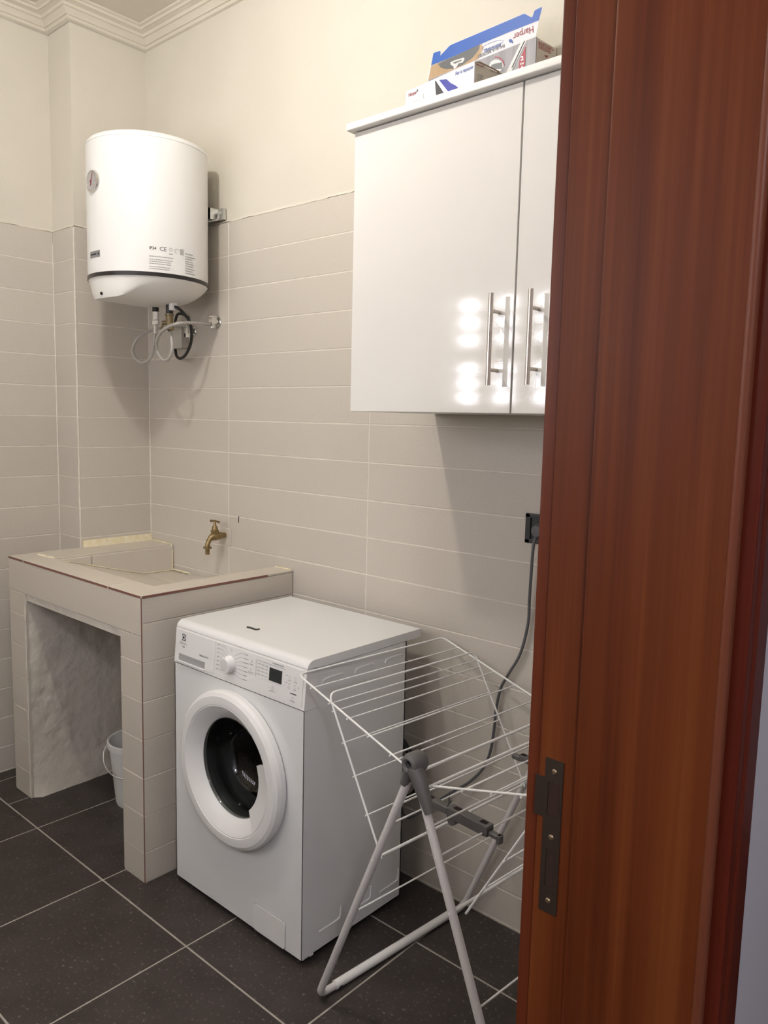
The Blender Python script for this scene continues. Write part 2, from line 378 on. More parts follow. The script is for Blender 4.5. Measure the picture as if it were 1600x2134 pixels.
# front wall with a small-paned window (behind the camera's view; inferred from reflections, widened past them as fill light)
WX0, WX1, WZ0, WZ1 = 0.30, 2.22, 1.55, 2.19
wf = struct(MB().box((-0.38, YF-0.15, -0.05), (WX0, YF, ZC+0.1)).box((WX1, YF-0.15, -0.05), (XR+0.2, YF, ZC+0.1)).box((WX0, YF-0.15, -0.05), (WX1, YF, WZ0)).box((WX0, YF-0.15, WZ1), (WX1, YF, ZC+0.1)).obj('wall_front', 'plaster', smooth=False))
win = struct(MB().box((WX0, YF-0.12, WZ0), (WX1, YF-0.10, WZ1)).obj('window_1', 'plastic_white', smooth=False))
for i in range(8):  # columns past the reflected ones are added for ambient fill
    for z0 in (1.582, 1.662, 1.742, 1.900, 1.995, 2.090):
        x0 = 0.355 + i*0.24
        MB().rbox((x0, YF-0.101, z0), (x0+0.110, YF-0.094, z0+0.046), 0.003, 1).obj('pane', 'pane_lit', win)
mb = MB(); mb.box((WX0, YF-0.10, WZ0), (WX0+0.03, YF-0.06, WZ1)).box((WX1-0.03, YF-0.10, WZ0), (WX1, YF-0.06, WZ1)).box((WX0, YF-0.10, WZ0), (WX1, YF-0.06, WZ0+0.02)).box((WX0, YF-0.10, WZ1-0.02), (WX1, YF-0.06, WZ1))
mb.obj('frame', 'plastic_white', win, smooth=False)
# right wall with the doorway to the hall
DY0, DY1, DZ = -2.00, -1.10, 2.08; XH = 2.770
wr = struct(MB().box((XR, DY1+0.035, -0.05), (XH, TH, ZC+0.1)).box((XR, YF-0.15, -0.05), (XH, DY0-0.035, ZC+0.1)).box((XR, DY0-0.035, DZ+0.035), (XH, DY1+0.035, ZC+0.1)).obj('wall_right', 'paint_white_cold', smooth=False))
# ceiling + cornice
struct(MB().box((-0.40, YF-0.2, ZC), (XH, 0.22, ZC+0.1)).obj('ceiling', 'ceiling_paint', smooth=False))
def cornice(name, pts, prof):
    n = len(pts); nr = []
    for i in range(n):
        e = []
        for a, b in ((i-1, i), (i, i+1)):
            if 0 <= a and b < n:
                d = (Vector(pts[b])-Vector(pts[a])).normalized(); e.append(Vector((d.y, -d.x)))
        if len(e) == 1: m_ = e[0]
        else: m_ = (e[0]+e[1])/(1+e[0].dot(e[1]))
        nr.append(m_)
    V = []; F = []; k = len(prof)
    for p, m_ in zip(pts, nr):
        for o_, z_ in prof: V.append((p[0]+m_.x*o_, p[1]+m_.y*o_, z_))
    for i in range(n-1):
        for j in range(k-1): F.append((i*k+j, i*k+j+1, (i+1)*k+j+1, (i+1)*k+j))
    return MB().add(V, F).obj(name, 'ceiling_paint', smooth=True, ang=25)
pf = [(-0.003, 2.944), (0.010, 2.948), (0.014, 2.957), (0.020, 2.958), (0.024, 2.967), (0.034, 2.976), (0.040, 2.977), (0.044, 2.986), (0.060, 2.991), (0.064, 2.990), (0.068, 2.997), (0.078, 3.0), (0.080, ZC+0.001)]
struct(cornice('trim_1', [(XL, YF), (XL, YP), (0.0, YP), (0.0, 0.005), (XR, 0.005), (XR, YF), (XL, YF)], pf))
# floor
fl = struct(MB().box((-0.38, YF-0.15, -0.10), (XR, 0.05, -0.0012)).obj('floor', 'floor_grout', smooth=False))
G, GX, GY = 0.4564, 0.3578, -0.6944; FJ = 0.0052
xs = sorted([XL] + [GX+G*i for i in range(-1, 5)] + [XR]); ys = sorted([YF] + [GY+G*i for i in range(-3, 2)] + [0.0])
for x0, x1 in zip(xs[:-1], xs[1:]):
    for y0, y1 in zip(ys[:-1], ys[1:]):
        segs = [(x0, x1)]
        if x0 < 0.114 < x1 and y0 >= GY-0.01 and y0 < -0.3: segs = [(x0, 0.114), (0.114, x1)]   # a cut tile under the sink
        for p, q in segs:
            tile(fl, ((p+q)/2, (y0+y1)/2, 0.0), (1,0,0), (0,1,0), (0,0,1), q-p-FJ, y1-y0-FJ, 0.009, 'floor_tile', 0.0012, 0.0002)
# hall shell around the doorway
struct(MB().box((XR, -4.2, -0.10), (4.6, 1.2, 0.0)).obj('floor_hall', 'floor_tile', smooth=False))
struct(MB().box((XH, -4.2, 2.75), (4.6, 1.2, 2.85)).obj('ceiling_hall', 'paint_white_cold', smooth=False))
struct(MB().box((4.5, -4.2, 0), (4.6, 1.2, 2.75)).obj('wall_hall_right', 'paint_white_cold', smooth=False))
struct(MB().box((XR, -4.3, 0), (4.6, -4.2, 2.75)).obj('wall_hall_front', 'paint_white_cold', smooth=False))
struct(MB().box((XH, 1.2, 0), (4.6, 1.3, 2.75)).obj('wall_hall_back', 'paint_white_cold', smooth=False))
struct(MB().box((XR, 0.19, 0), (XH, 1.3, 2.75)).box((XR, -4.3, 0), (XH, YF-0.15, 2.75)).obj('wall_hall_left', 'paint_white_cold', smooth=False))

# door frame: lining with rebate, casings, strike plate
df = bpy.data.objects.new('door_1', None); COL.objects.link(df); df.location = (2.67, DY1, 0); struct(df)
def U_frame(name, material, x0, x1, off, width, r=0.003):
    """two uprights and a head around the opening: 'off' sets the inner edge back from the lining"""
    for y0, y1 in ((DY1+off, DY1+off+width), (DY0-off-width, DY0-off)):
        MB().rbox((x0, y0, 0), (x1, y1, DZ+off+width), r, 2).obj(name, material, df)
    MB().rbox((x0, DY0-off, DZ+off), (x1, DY1+off, DZ+off+width), r, 2).obj(name, material, df)
U_frame('rebate', 'cherry_wood', 2.573, 2.628, 0.0, 0.04, 0.0015)
U_frame('door_stop', 'cherry_wood', 2.620, 2.7715, -0.007, 0.045, 0.004)
U_frame('casing', 'laundry_casing', 2.555, 2.5735, 0.004, 0.07)
U_frame('hall_casing', 'dark_cherry', 2.7695, 2.786, 0.001, 0.062, 0.003)
MB().rbox((2.7625, DY1-0.0092, 0), (2.7722, DY1+0.004, DZ+0.004), 0.004, 3).obj('highlight_edge', 'cherry_highlight', df)  # paler strip paints the highlight along the jamb's rounded near corner
MB().tube([(2.7845, DY1+0.020, 0), (2.7845, DY1+0.020, DZ)], 0.004, 8).obj('casing_bead', 'dark_cherry', df)
# strike plate lies on the rebate (plane Y = DY1, facing -Y)
def yb(x, z, d): return (x, DY1-d, z)
def plate_quad(mb, x0, x1, z0, z1, d0=-0.001, d1=0.0014): mb.box((x0, DY1-d1, z0), (x1, DY1-d0, z1))
mb = MB()
for a in ((2.582,2.6045,1.072,1.099),(2.582,2.5865,1.032,1.072),(2.6015,2.6045,1.032,1.072),(2.582,2.6045,0.992,1.032),(2.582,2.588,0.946,0.992),(2.5985,2.6045,0.946,0.992),(2.582,2.6045,0.915,0.946),(2.570,2.582,1.028,1.075)):
    plate_quad(mb, *a)
sp = mb.obj('strike_plate', 'strike_steel', df, smooth=False)
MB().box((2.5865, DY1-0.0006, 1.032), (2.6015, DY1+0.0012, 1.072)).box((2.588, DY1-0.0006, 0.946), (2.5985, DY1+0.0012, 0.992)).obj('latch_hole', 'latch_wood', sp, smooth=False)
for zz in (1.085, 1.007, 0.930):
    MB().lathe([(0.0001, 0.0030), (0.0022, 0.0028), (0.0034, 0.0014)], (2.5935, DY1, zz), (0,-1,0), 12).obj('screw', 'screw_brass', sp)

# ================================================================== CEILING LAMPS
def lamp(loc, bulbs, zc, label, bar, k=1.0):
    t = thing('ceiling_lamp', label, 'lamp', loc)
    MB().lathe([(0.0001, zc), (0.06, zc), (0.06, zc-0.02), (0.045, zc-0.03), (0.0001, zc-0.03)], (loc[0], loc[1], 0), n=24).obj('base', 'chrome', t)
    if bar: MB().tube([(bulbs[0][0], loc[1], zc-0.04), (bulbs[-1][0], loc[1], zc-0.04)], 0.012, 10).obj('bar', 'chrome', t)
    for x, y, z, m_ in bulbs:
        MB().tube([(x, y, zc-0.03), (x, y, z+0.042*k)], 0.013, 10).obj('socket', 'plastic_white', t)
        MB().lathe([(r_*k, h_*k) for r_, h_ in ((0.013, 0.050), (0.030, 0.036), (0.043, 0.015), (0.046, -0.004), (0.038, -0.028), (0.020, -0.042), (0.0001, -0.046))], (x, y, z), n=24).obj('bulb', m_, t)
lamp((1.46, -1.12, ZC), [(1.24, -1.12, 2.72, 'bulb_a'), (1.68, -1.12, 2.72, 'bulb_b')], ZC, 'ceiling lamp bar with two bare bulbs above the laundry floor', True)
lamp((3.9, -2.4, 2.75), [(3.9, -2.4, 2.50, 'hall_fill')], 2.75, 'unseen hall ceiling lamp, its opal globe enlarged as fill light', False, 3.2)  # added out of view; globe enlarged and placed to fill through the doorway

# ================================================================== TILED LAUNDRY SINK
SX0, SX1, SY, SZ = 0.0, 0.930, -0.615, 0.928
sk = thing('laundry_sink', 'beige tiled masonry laundry sink on two legs in the corner', 'sink', (0.46, -0.31, 0))
# masonry core: two legs, apron, basin
LG0, LG1 = 0.135, 0.805
core = MB()
core.box((SX0+0.0014, SY+0.0014, 0), (LG0-0.004, -0.002, 0.80)).box((LG1+0.004, SY+0.0014, 0), (SX1-0.0014, -0.002, 0.80))
core.box((SX0+0.006, SY+0.006, 0.775), (SX1-0.006, -0.002, 0.803))
core.obj('core', 'rough_render', sk, smooth=False)
# uneven hand-rendered faces inside the legs
def rough_face(x, nx, seed):
    rnd = random.Random(seed); mb = MB(); V = []; F = []; a, b = 22, 26
    for j in range(b+1):
        for i in range(a+1):
            y = SY+0.012 + (0.60)*i/a; z_ = 0.79*j/b
            bul = 0.012*max(0, 1-z_/0.12) + 0.004*math.sin(7*y+9*z_) + rnd.uniform(-0.0022, 0.0022)
            if i in (0,): bul = rnd.uniform(-0.006, 0.001)
            V.append((x + nx*(0.004+bul), y, z_))
    for j in range(b):
        for i in range(a): F.append((j*(a+1)+i, j*(a+1)+i+1, (j+1)*(a+1)+i+1, (j+1)*(a+1)+i))
    mb.add(V, F).obj('rendered_face', 'rough_render', sk, ang=60)
rough_face(LG0-0.004, 1, 11); rough_face(LG1+0.004, -1, 12)
# basin: rims + left/right inner walls + washboard slope + trough
BX0, BX1, BY0, BZ = 0.165, 0.832, -0.512, 0.815
bs = MB()
bs.box((SX0+0.002, SY+0.004, 0.80), (BX0, -0.001, SZ-0.007)).box((BX1, SY+0.004, 0.80), (SX1-0.004, -0.001, SZ-0.007)).box((BX0, SY+0.004, 0.80), (BX1, BY0, SZ-0.007))
bs.obj('basin_rim_core', 'grout', sk, smooth=False)
MB().prism([(BX0, BY0, SZ-0.007), (BX0, -0.150, BZ+0.004), (BX0, -0.001, BZ), (BX0, -0.001, 0.802), (BX0, BY0, 0.802)], (BX1-BX0, 0, 0)).obj('washboard', 'sink_tile', sk, smooth=False)
def slab(name, a, b, material='sink_tile', r=0.001): return MB().rbox(a, b, r, 1).obj(name, material, sk, smooth=False)
slab('tile', (SX0, SY+0.105, SZ-0.007), (BX0, -0.001, SZ)); slab('tile', (SX0, SY, SZ-0.007), (0.128, SY+0.103, SZ)); slab('tile', (0.131, SY, SZ-0.007), (0.735, BY0+0.001, SZ)); slab('tile', (0.738, SY, SZ-0.007), (SX1, BY0+0.001, SZ)); slab('tile', (BX1, BY0+0.003, SZ-0.007), (SX1, -0.001, SZ))
# inner wall tiles
slab('tile', (BX0-0.001, -0.505, 0.816), (BX0+0.007, -0.37, SZ-0.008)); slab('tile', (BX0-0.001, -0.367, 0.816), (BX0+0.007, -0.002, SZ-0.008)); slab('tile', (BX1-0.007, -0.505, 0.816), (BX1+0.001, -0.002, SZ-0.008))
slab('tile', (0.30, -0.148, 0.812), (BX1-0.007, -0.002, 0.8205))
# red clay edges under the rim tiles
MB().box((0.134, SY-0.0012, SZ-0.0078), (0.733, SY+0.01, SZ-0.0008)).box((0.741, SY-0.0012, SZ-0.0078), (SX1-0.004, SY+0.01, SZ-0.0008)).box((0.004, SY-0.0012, SZ-0.0078), (0.124, SY+0.01, SZ-0.0008)).box((SX1-0.01, SY+0.004, SZ-0.0078), (SX1+0.0012, -0.12, SZ-0.0008)).obj('clay_edge', 'terracotta_edge', sk, smooth=False)
# front apron, leg fronts, right side
F_ = (0,-1,0)
tile(sk, ((SX0+SX1)/2, SY, (0.802+SZ-0.0075)/2), (1,0,0), (0,0,1), F_, SX1-SX0-0.002, SZ-0.0075-0.802, 0.008, 'sink_tile')
zr = [0.801, 0.717, 0.594, 0.471, 0.348, 0.225, 0.102, 0.003]
for z1, z0 in zip(zr[:-1], zr[1:]):
    for x0, x1 in ((SX0, LG0), (LG1, SX1)):
        tile(sk, ((x0+x1)/2, SY, (z0+z1)/2), (1,0,0), (0,0,1), F_, x1-x0-0.0026, z1-z0-0.0026, 0.008, 'sink_tile', 0.0012, 0.0006)
zr2 = [SZ-0.0075, 0.840, 0.717, 0.594, 0.471, 0.348, 0.225, 0.102, 0.003]
for z1, z0 in zip(zr2[:-1], zr2[1:]):
    tile(sk, (SX1, (SY-0.001)/2, (z0+z1)/2), (0,1,0), (0,0,1), (1,0,0), -SY-0.006, z1-z0-0.0026, 0.008, 'sink_tile', 0.0012, 0.0006)
    tile(sk, (SX0, (SY-0.33)/2, (z0+z1)/2), (0,1,0), (0,0,1), (-1,0,0), -SY-0.336, z1-z0-0.0026, 0.008, 'sink_tile', 0.0012, 0.0006)
MB().tube([(SX1-0.001, SY+0.001, 0.002), (SX1-0.001, SY+0.001, SZ-0.008)], 0.0016, 6).obj('clay_edge', 'terracotta_edge', sk)
# yellowed silicone where the sink meets the walls
def bead(P, r0, r1, seed, name='sealant', material='silicone', par=sk):
    rnd = random.Random(seed); Q = []
    for a, b in zip(P[:-1], P[1:]):
        a, b = Vector(a), Vector(b); n = max(2, int((b-a).length/0.015))
        Q += [a+(b-a)*(i/n) + Vector([rnd.uniform(-0.0012,0.0012) for _ in range(3)]) for i in range(n)]
    Q.append(Vector(P[-1])); return MB().tube(Q, [rnd.uniform(r0, r1) for _ in Q], 7).obj(name, material, par)
MB().prism([(0.0005, -0.318, SZ-0.001), (0.014, -0.318, SZ-0.001), (0.006, -0.318, SZ+0.026), (0.0005, -0.318, SZ+0.028)], (0, 0.316, 0)).obj('mortar_fillet', 'silicone', sk)
bead([(0.006, -0.31, SZ+0.002), (0.007, -0.0065, SZ+0.002), (0.165, -0.0065, SZ), (0.170, -0.0065, 0.90), (0.172, -0.0065, 0.820)], 0.002, 0.004, 5)
bead([(0.174, -0.007, 0.818), (0.174, -0.15, 0.822), (0.173, -0.36, 0.881), (0.172, -0.505, 0.923)], 0.0008, 0.0026, 6)
bead([(0.06, -0.525, SZ), (0.10, -0.520, SZ+0.001), (0.165, -0.513, SZ)], 0.003, 0.007, 7)
bead([(0.838, -0.007, SZ), (0.925, -0.007, SZ)], 0.003, 0.0048, 8); bead([(0.30, -0.007, 0.822), (0.174, -0.007, 0.821)], 0.003, 0.0048, 9)
bead([(LG0-0.006, SY+0.001, 0.01), (LG0-0.004, SY+0.001, 0.796)], 0.002, 0.005, 10, 'render_edge', 'rough_render')

# bucket under the sink
bk = thing('bucket', 'white plastic bucket with wire handle standing under the tiled sink', 'bucket', (0.430, -0.330, 0))
bx, by = 0.430, -0.330
BT = 0.250
MB().lathe([(0.0001, 0.012), (0.078, 0.012), (0.080, 0.0), (0.085, 0.0), (0.088, 0.01), (0.108, BT-0.027), (0.115, BT-0.025), (0.116, BT-0.003), (0.112, BT), (0.108, BT-0.003), (0.103, BT-0.03), (0.084, 0.018), (0.0001, 0.018)], (bx, by, 0), n=40).obj('body', 'plastic_white', bk)
ca, sa = math.cos(2.2), math.sin(2.2)
hp = [(0.116, 0.0, BT-0.022), (0.128, 0.012, BT-0.05), (0.118, 0.05, BT-0.085), (0.075, 0.105, BT-0.105), (0.0, 0.126, BT-0.11), (-0.075, 0.105, BT-0.105), (-0.118, 0.05, BT-0.085), (-0.128, 0.012, BT-0.05), (-0.116, 0.0, BT-0.022)]
hp = [(bx + u_*ca + v_*sa, by - u_*sa*1.0 + v_*ca, z_) for u_, v_, z_ in hp]
MB().tube(spline(hp, 4), 0.0022, 6).obj('handle', 'galvanised', bk)

# ================================================================== BRASS TAP ON THE BACK WALL
TX, TZ = 0.532, 1.010
tp = thing('brass_tap', 'old brass garden tap with T handle on the wall above the sink', 'tap', (TX, 0, TZ))
MB().tube([(TX, 0.004, TZ), (TX, -0.030, TZ)], 0.0105, 12).obj('inlet', 'brass', tp)
body = MB().tube(spline([(TX, -0.022, TZ+0.001), (TX, -0.045, TZ), (TX, -0.062, TZ-0.002), (TX, -0.078, TZ-0.012), (TX, -0.086, TZ-0.030), (TX, -0.0865, TZ-0.040)], 5), [0.013+0.004*math.sin(i*PI/12) if i < 14 else 0.0095 for i in range(26)], 12)
body.obj('spout', 'brass', tp)
MB().lathe([(0.0001,-0.068),(0.0085,-0.068),(0.0085,-0.045),(0.016,-0.0445),(0.016,-0.038),(0.0095,-0.0375)], (TX, -0.0865, TZ), n=16).obj('nozzle', 'brass', tp)
MB().tube([(TX-0.024, -0.0865, TZ-0.041), (TX+0.024, -0.0865, TZ-0.041)], 0.0028, 8).obj('clamp', 'brass', tp)
MB().lathe([(0.014, 0.0), (0.015, 0.018), (0.0165, 0.019), (0.0165, 0.024), (0.012, 0.025), (0.0115, 0.036), (0.006, 0.042), (0.0045, 0.062), (0.0001, 0.063)], (TX, -0.052, TZ), n=14).obj('bonnet', 'brass', tp)
MB().tube([(TX-0.026, -0.052, TZ+0.058), (TX-0.010, -0.052, TZ+0.0595), (TX, -0.052, TZ+0.060), (TX+0.010, -0.052, TZ+0.0595), (TX+0.026, -0.052, TZ+0.058)], [0.005, 0.0035, 0.005, 0.0035, 0.005], 10).obj('handle', 'brass', tp)
MB().rbox((TX-0.028, -0.004, TZ-0.04), (TX+0.034, 0.001, TZ+0.028), 0.002, 1).obj('mortar_patch', 'sink_tile', tp)

# ================================================================== WATER HEATER
HX, HY, HR = 0.400, -0.244, 0.211
ht = thing('water_heater', 'white cylindrical water heater with dial hanging high in the corner', 'water heater', (HX, HY, 1.86))
Z0, Z1 = 1.957, 2.399
MB().lathe([(HR, Z0), (HR, Z1)], (HX, HY, 0), n=72).obj('tank', 'enamel_white', ht)
MB().lathe([(HR+0.0005, Z1-0.001), (HR-0.002, Z1+0.001), (HR-0.0005, Z1+0.002), (HR-0.001, Z1+0.010), (HR-0.008, Z1+0.018), (HR-0.022, Z1+0.023), (0.12, Z1+0.036), (0.06, Z1+0.041), (0.0001, Z1+0.042)], (HX, HY, 0), n=72).obj('top_cap', 'enamel_white', ht)
MB().lathe([(HR-0.004, Z0+0.001), (HR+0.0015, Z0), (HR+0.0015, Z0-0.0125), (HR-0.004, Z0-0.0135)], (HX, HY, 0), n=72).obj('trim_band', 'black_band', ht)
# lower cover: a shallow bowl with a scooped nose at the front
mb = MB(); V = []; F = []; nr_, na = 26, 96
def cover_depth(rho, phi):
    """phi measured from the front (-Y)"""
    a = abs(phi); k = 1/(1+math.exp((a-0.72)*9))           # 1 in the front sector
    dome = 0.010 + 0.072*(1-rho**3.2)**0.9
    t = min(max((1-rho)/0.10, 0), 1); nose = 0.010 + 0.070*(t*t*(3-2*t)) + 0.006*(1-rho)
    return dome*(1-k) + nose*k
for i in range(nr_+1):
    rho = 1-(i/nr_)**1.6 if i < nr_ else 0.0
    for j in range(na):
        ph = 2*PI*j/na; p2 = (ph+PI) % (2*PI) - PI
        r = (HR-0.002)*rho; d = cover_depth(rho, p2) if i else 0.010
        V.append((HX + r*math.sin(ph), HY - r*math.cos(ph), Z0-0.003-d))
for j in range(na): V.append((HX+(HR-0.003)*math.sin(2*PI*j/na), HY-(HR-0.003)*math.cos(2*PI*j/na), Z0-0.008))
for i in range(nr_):
    for j in range(na): F.append((i*na+j, i*na+(j+1)%na, (i+1)*na+(j+1)%na, (i+1)*na+j))
b_ = (nr_+1)*na
for j in range(na): F.append((b_+j, b_+(j+1)%na, (j+1)%na, j))
mb.add(V, F).obj('bottom_cover', 'cover_white', ht, ang=50)
MB().lathe([(0.0001, 0.002), (0.005, 0.002), (0.005, -0.004)], (HX+0.012, HY-HR*0.93, 1.888), (0,-1,-0.3), 12).obj('indicator', 'hole_dark', ht)
def on_tank(dr):
    """text line on the tank: x runs round the tank from the front, y is height"""
    return lambda x, y, a0=0.0, z=0.0: Vector((HX + (HR+dr)*math.sin(a0 + x/HR), HY - (HR+dr)*math.cos(a0 + x/HR), z + y))
ot = on_tank(0.0006)
# dial
dl = MB().lathe([(0.036, -0.004), (0.036, 0.006), (0.033, 0.009), (0.030, 0.006), (0.0001, 0.006)], (HX, HY-HR+0.002, 2.260), (0,-1,0), 40).obj('dial', 'dial_face', ht)
MB().lathe([(0.030, 0.006), (0.033, 0.010), (0.036, 0.009), (0.038, 0.003), (0.037, -0.004)], (HX, HY-HR+0.002, 2.260), (0,-1,0), 40).obj('bezel', 'chrome', dl)
yd_ = HY-HR+0.002-0.0075
MB().prism([(HX-0.004, yd_, 2.246), (HX-0.0005, yd_, 2.246), (HX+0.008, yd_, 2.284), (HX+0.0065, yd_, 2.284)], (0,-0.0006,0)).lathe([(0.0001,0.001),(0.004,0.001),(0.004,0)], (HX, yd_, 2.258), (0,-1,0), 12).obj('needle', 'needle_red', dl)
MB().lathe([(0.031, 0.008), (0.028, 0.0125), (0.020, 0.0165), (0.010, 0.0185), (0.0001, 0.019)], (HX, HY-HR+0.002, 2.260), (0,-1,0), 32).obj('lens', 'clear_plastic', dl)
# maker's plate and rating print
shape('name_plate', [[(x/8*0.066-0.034, y) for x in (i, i+1) for y in ((2.008, 2.030) if x == i else (2.030, 2.008))] for i in range(8)], lambda x, y: on_tank(0.001)(x, y), 'label_grey', ht)
shape('plate_lettering', [rect(-0.028+i*0.0052, 2.016, -0.028+i*0.0052+0.0038, 2.0215) for i in range(8)] + [ell(0.024, 2.019, 0.0042, 0.0042, 10)], lambda x, y: on_tank(0.0016)(x, y), 'print_black', ht)
A0, PZ = 1.02, 1.972
tx = lambda x, y: ot(x, y, A0, PZ)
text('rating_print', 'IP24', 0.013, lambda x, y: tx(x, y+0.060), 'print_black', ht, bold=0.0002)
text('rating_print', 'CE', 0.019, lambda x, y: tx(x+0.034, y+0.058), 'print_black', ht, sx=1.05)
L_ = ring(0.073, 0.066, 0.006, 0.006, 0.0014, 12) + [rect(0.066, 0.050, 0.080, 0.0525)] + ring(0.094, 0.064, 0.008, 0.008, 0.0018, 12, 0.3, 4.9) + [rect(0.106, 0.054+i*0.0042, 0.122, 0.0566+i*0.0042) for i in range(5)]
rnd = random.Random(3)
def lines(x0, x1, ys, h, seed):
    r_ = random.Random(seed); out = []
    for y in ys:
        x = x0; end = x1 - r_.uniform(0, 0.35)*(x1-x0)
        while x < end:
            w_ = r_.uniform(0.002, 0.007); out.append(rect(x, y, min(x+w_, end), y+h)); x += w_ + 0.0011
    return out
L_ += lines(0.0, 0.085, [0.036, 0.026, 0.019, 0.012, 0.002, -0.005], 0.0028, 1) + lines(0.128, 0.178, [0.060, 0.050, 0.0425, 0.034, 0.0265, 0.019, 0.010, 0.002, -0.006], 0.0034, 2)
shape('rating_print', L_, tx, 'print_grey', ht)
# wall bracket
br = MB().box((0.485, -0.05, 2.205), (0.50, 0.002, 2.245)).box((0.25, -0.012, 2.205), (0.535, 0.0, 2.245)).box((0.25, -0.05, 2.205), (0.50, -0.046, 2.245)).obj('wall_bracket', 'galvanised', ht, smooth=False)
MB().tube([(0.513, 0.004, 2.226), (0.513, -0.022, 2.226)], 0.005, 8).lathe([(0.009, 0), (0.009, 0.006), (0.0001, 0.006)], (0.513, -0.012, 2.226), (0,-1,0), 6).tube([(0.513, -0.016, 2.228), (0.513, -0.017, 2.214), (0.509, -0.022, 2.203), (0.45, -0.05, 2.198)], 0.004, 8).obj('bolt', 'galvanised', br)
# pipes under the heater
PXA, PXB, PY = 0.462, 0.370, -0.200
MB().tube([(PXB, PY, 1.905), (PXB, PY, 1.855)], 0.012, 12).obj('pipe_stub', 'black_rubber', ht)
MB().tube([(PXA, PY, 1.905), (PXA, PY, 1.842)], 0.013, 12).obj('pipe_stub', 'black_rubber', ht)
MB().rbox((PXA+0.012, PY-0.012, 1.852), (PXA+0.034, PY+0.012, 1.890), 0.004, 2).obj('cable_clamp', 'plastic_white', ht)
# safety valve (a thing screwed on)
sv = thing('safety_valve', 'brass safety valve screwed under the water heater', 'valve', (PXA, PY, 1.80))
MB().lathe([(0.0001, 1.842), (0.0165, 1.842), (0.0165, 1.836), (0.014, 1.834), (0.0145, 1.795), (0.0165, 1.792), (0.0165, 1.785), (0.011, 1.783), (0.0001, 1.783)], (PXA, PY, 0), n=16).obj('body', 'valve_brass', sv)
MB().tube([(PXA, PY, 1.812), (PXA-0.026, PY-0.012, 1.810)], 0.008, 10).tube([(PXA-0.022, PY-0.01, 1.810), (PXA-0.034, PY-0.016, 1.788)], [0.006, 0.002], 8).obj('outlet', 'valve_brass', sv)
# hot outlet fitting
fo = thing('hose_fitting', 'chrome union fitting under the water heater beside the brass valve', 'fitting', (PXB, PY, 1.79))
MB().lathe([(0.0001, 1.856), (0.013, 1.856), (0.013, 1.826), (0.015, 1.823), (0.015, 1.808), (0.008, 1.806), (0.008, 1.790), (0.0095, 1.789), (0.0095, 1.776), (0.0001, 1.776)], (PXB, PY, 0), n=8).obj('union', 'chrome', fo, ang=25)
# wall valves and hoses
def wall_valve(x, z, label):
    t = thing('wall_valve', label, 'valve', (x, 0, z))
    MB().tube([(x, 0.004, z), (x, -0.020, z)], 0.008, 12).lathe([(0.017, 0.0), (0.017, 0.004), (0.010, 0.007)], (x, 0, z), (0,-1,0), 20).obj('body', 'chrome', t)
    MB().rbox((x-0.011, -0.042, z-0.013), (x+0.011, -0.018, z+0.013), 0.004, 2).tube([(x, -0.03, z-0.010), (x, -0.03, z-0.026)], 0.010, 8).obj('elbow', 'chrome', t)
    MB().rbox((x-0.010, -0.044, z+0.010), (x+0.010, -0.014, z+0.022), 0.003, 1).obj('knob', 'chrome', t)
wall_valve(0.492, 1.832, 'chrome wall valve at the end of the front hose under the heater')
wall_valve(0.330, 1.806, 'chrome wall valve half hidden behind the black cable under the heater')
def pxs(P, k=None): return [at(240+x/6.154, 600+y/6.154, 1, Y) for x, y, Y in P]
ha = spline([(0.486, -0.030, 1.830)] + pxs([(1210,462,-0.045),(1000,448,-0.14),(820,455,-0.212),(680,500,-0.228),(580,580,-0.225),(530,700,-0.215),(545,820,-0.20),(600,910,-0.20),(660,925,-0.205),(710,870,-0.205),(730,760,-0.205),(718,620,-0.203)]) + [(PXA, PY, 1.775), (PXA, PY, 1.788)], 6)
tag(MB().tube(ha, 0.0062, 10).obj('braided_hose', 'braided_hose'), 'grey plastic hose looping from brass valve to wall valve', 'hose')
hb = spline([(0.330, -0.030, 1.800)] + pxs([(890,490,-0.045),(740,495,-0.07),(560,520,-0.12),(400,570,-0.16),(280,660,-0.19),(225,780,-0.20),(250,890,-0.205),(330,955,-0.205),(410,940,-0.205),(470,850,-0.203),(500,720,-0.202),(508,600,-0.2)]) + [(PXB, PY, 1.775), (PXB, PY, 1.785)], 6)
tag(MB().tube(hb, 0.0062, 10).obj('braided_hose', 'braided_hose'), 'grey plastic hose in a wide loop below the chrome union fitting', 'hose')
# junction box and black cable
b0, b1 = at(240+740/6.154, 600+780/6.154, 1, -0.035), at(240+838/6.154, 600+480/6.154, 1, -0.035)
jb = thing('junction_box', 'beige electrical junction box on the tiles behind the hoses', 'junction box', ((b0.x+b1.x)/2, 0, b0.z))
MB().rbox((b0.x-0.03, -0.035, b0.z), (b1.x+0.006, 0.0, b1.z+0.02), 0.003, 2).obj('case', 'box_grey', jb)
MB().box((b1.x+0.004, -0.022, b0.z+0.045), (b1.x+0.008, -0.010, b0.z+0.070)).obj('switch', 'dark_clip', jb, smooth=False)
cc = [(PXA+0.023, PY, 1.868)] + pxs([(820,268,-0.19),(900,350,-0.16),(955,440,-0.12),(982,590,-0.09),(960,740,-0.07),(900,860,-0.055),(835,905,-0.045),(785,870,-0.03)]) + [at(240+768/6.154, 600+775/6.154, 1, -0.02)]
tag(MB().tube(spline(cc, 6), 0.0058, 10).obj('power_cable', 'black_rubber'), 'thick black cable looping from water heater into junction box', 'cable')
c2 = [at(240+772/6.154, 600+470/6.154, 1, -0.03)] + pxs([(775,400,-0.035),(800,340,-0.04),(845,330,-0.035),(900,355,-0.02),(945,385,0.0)])
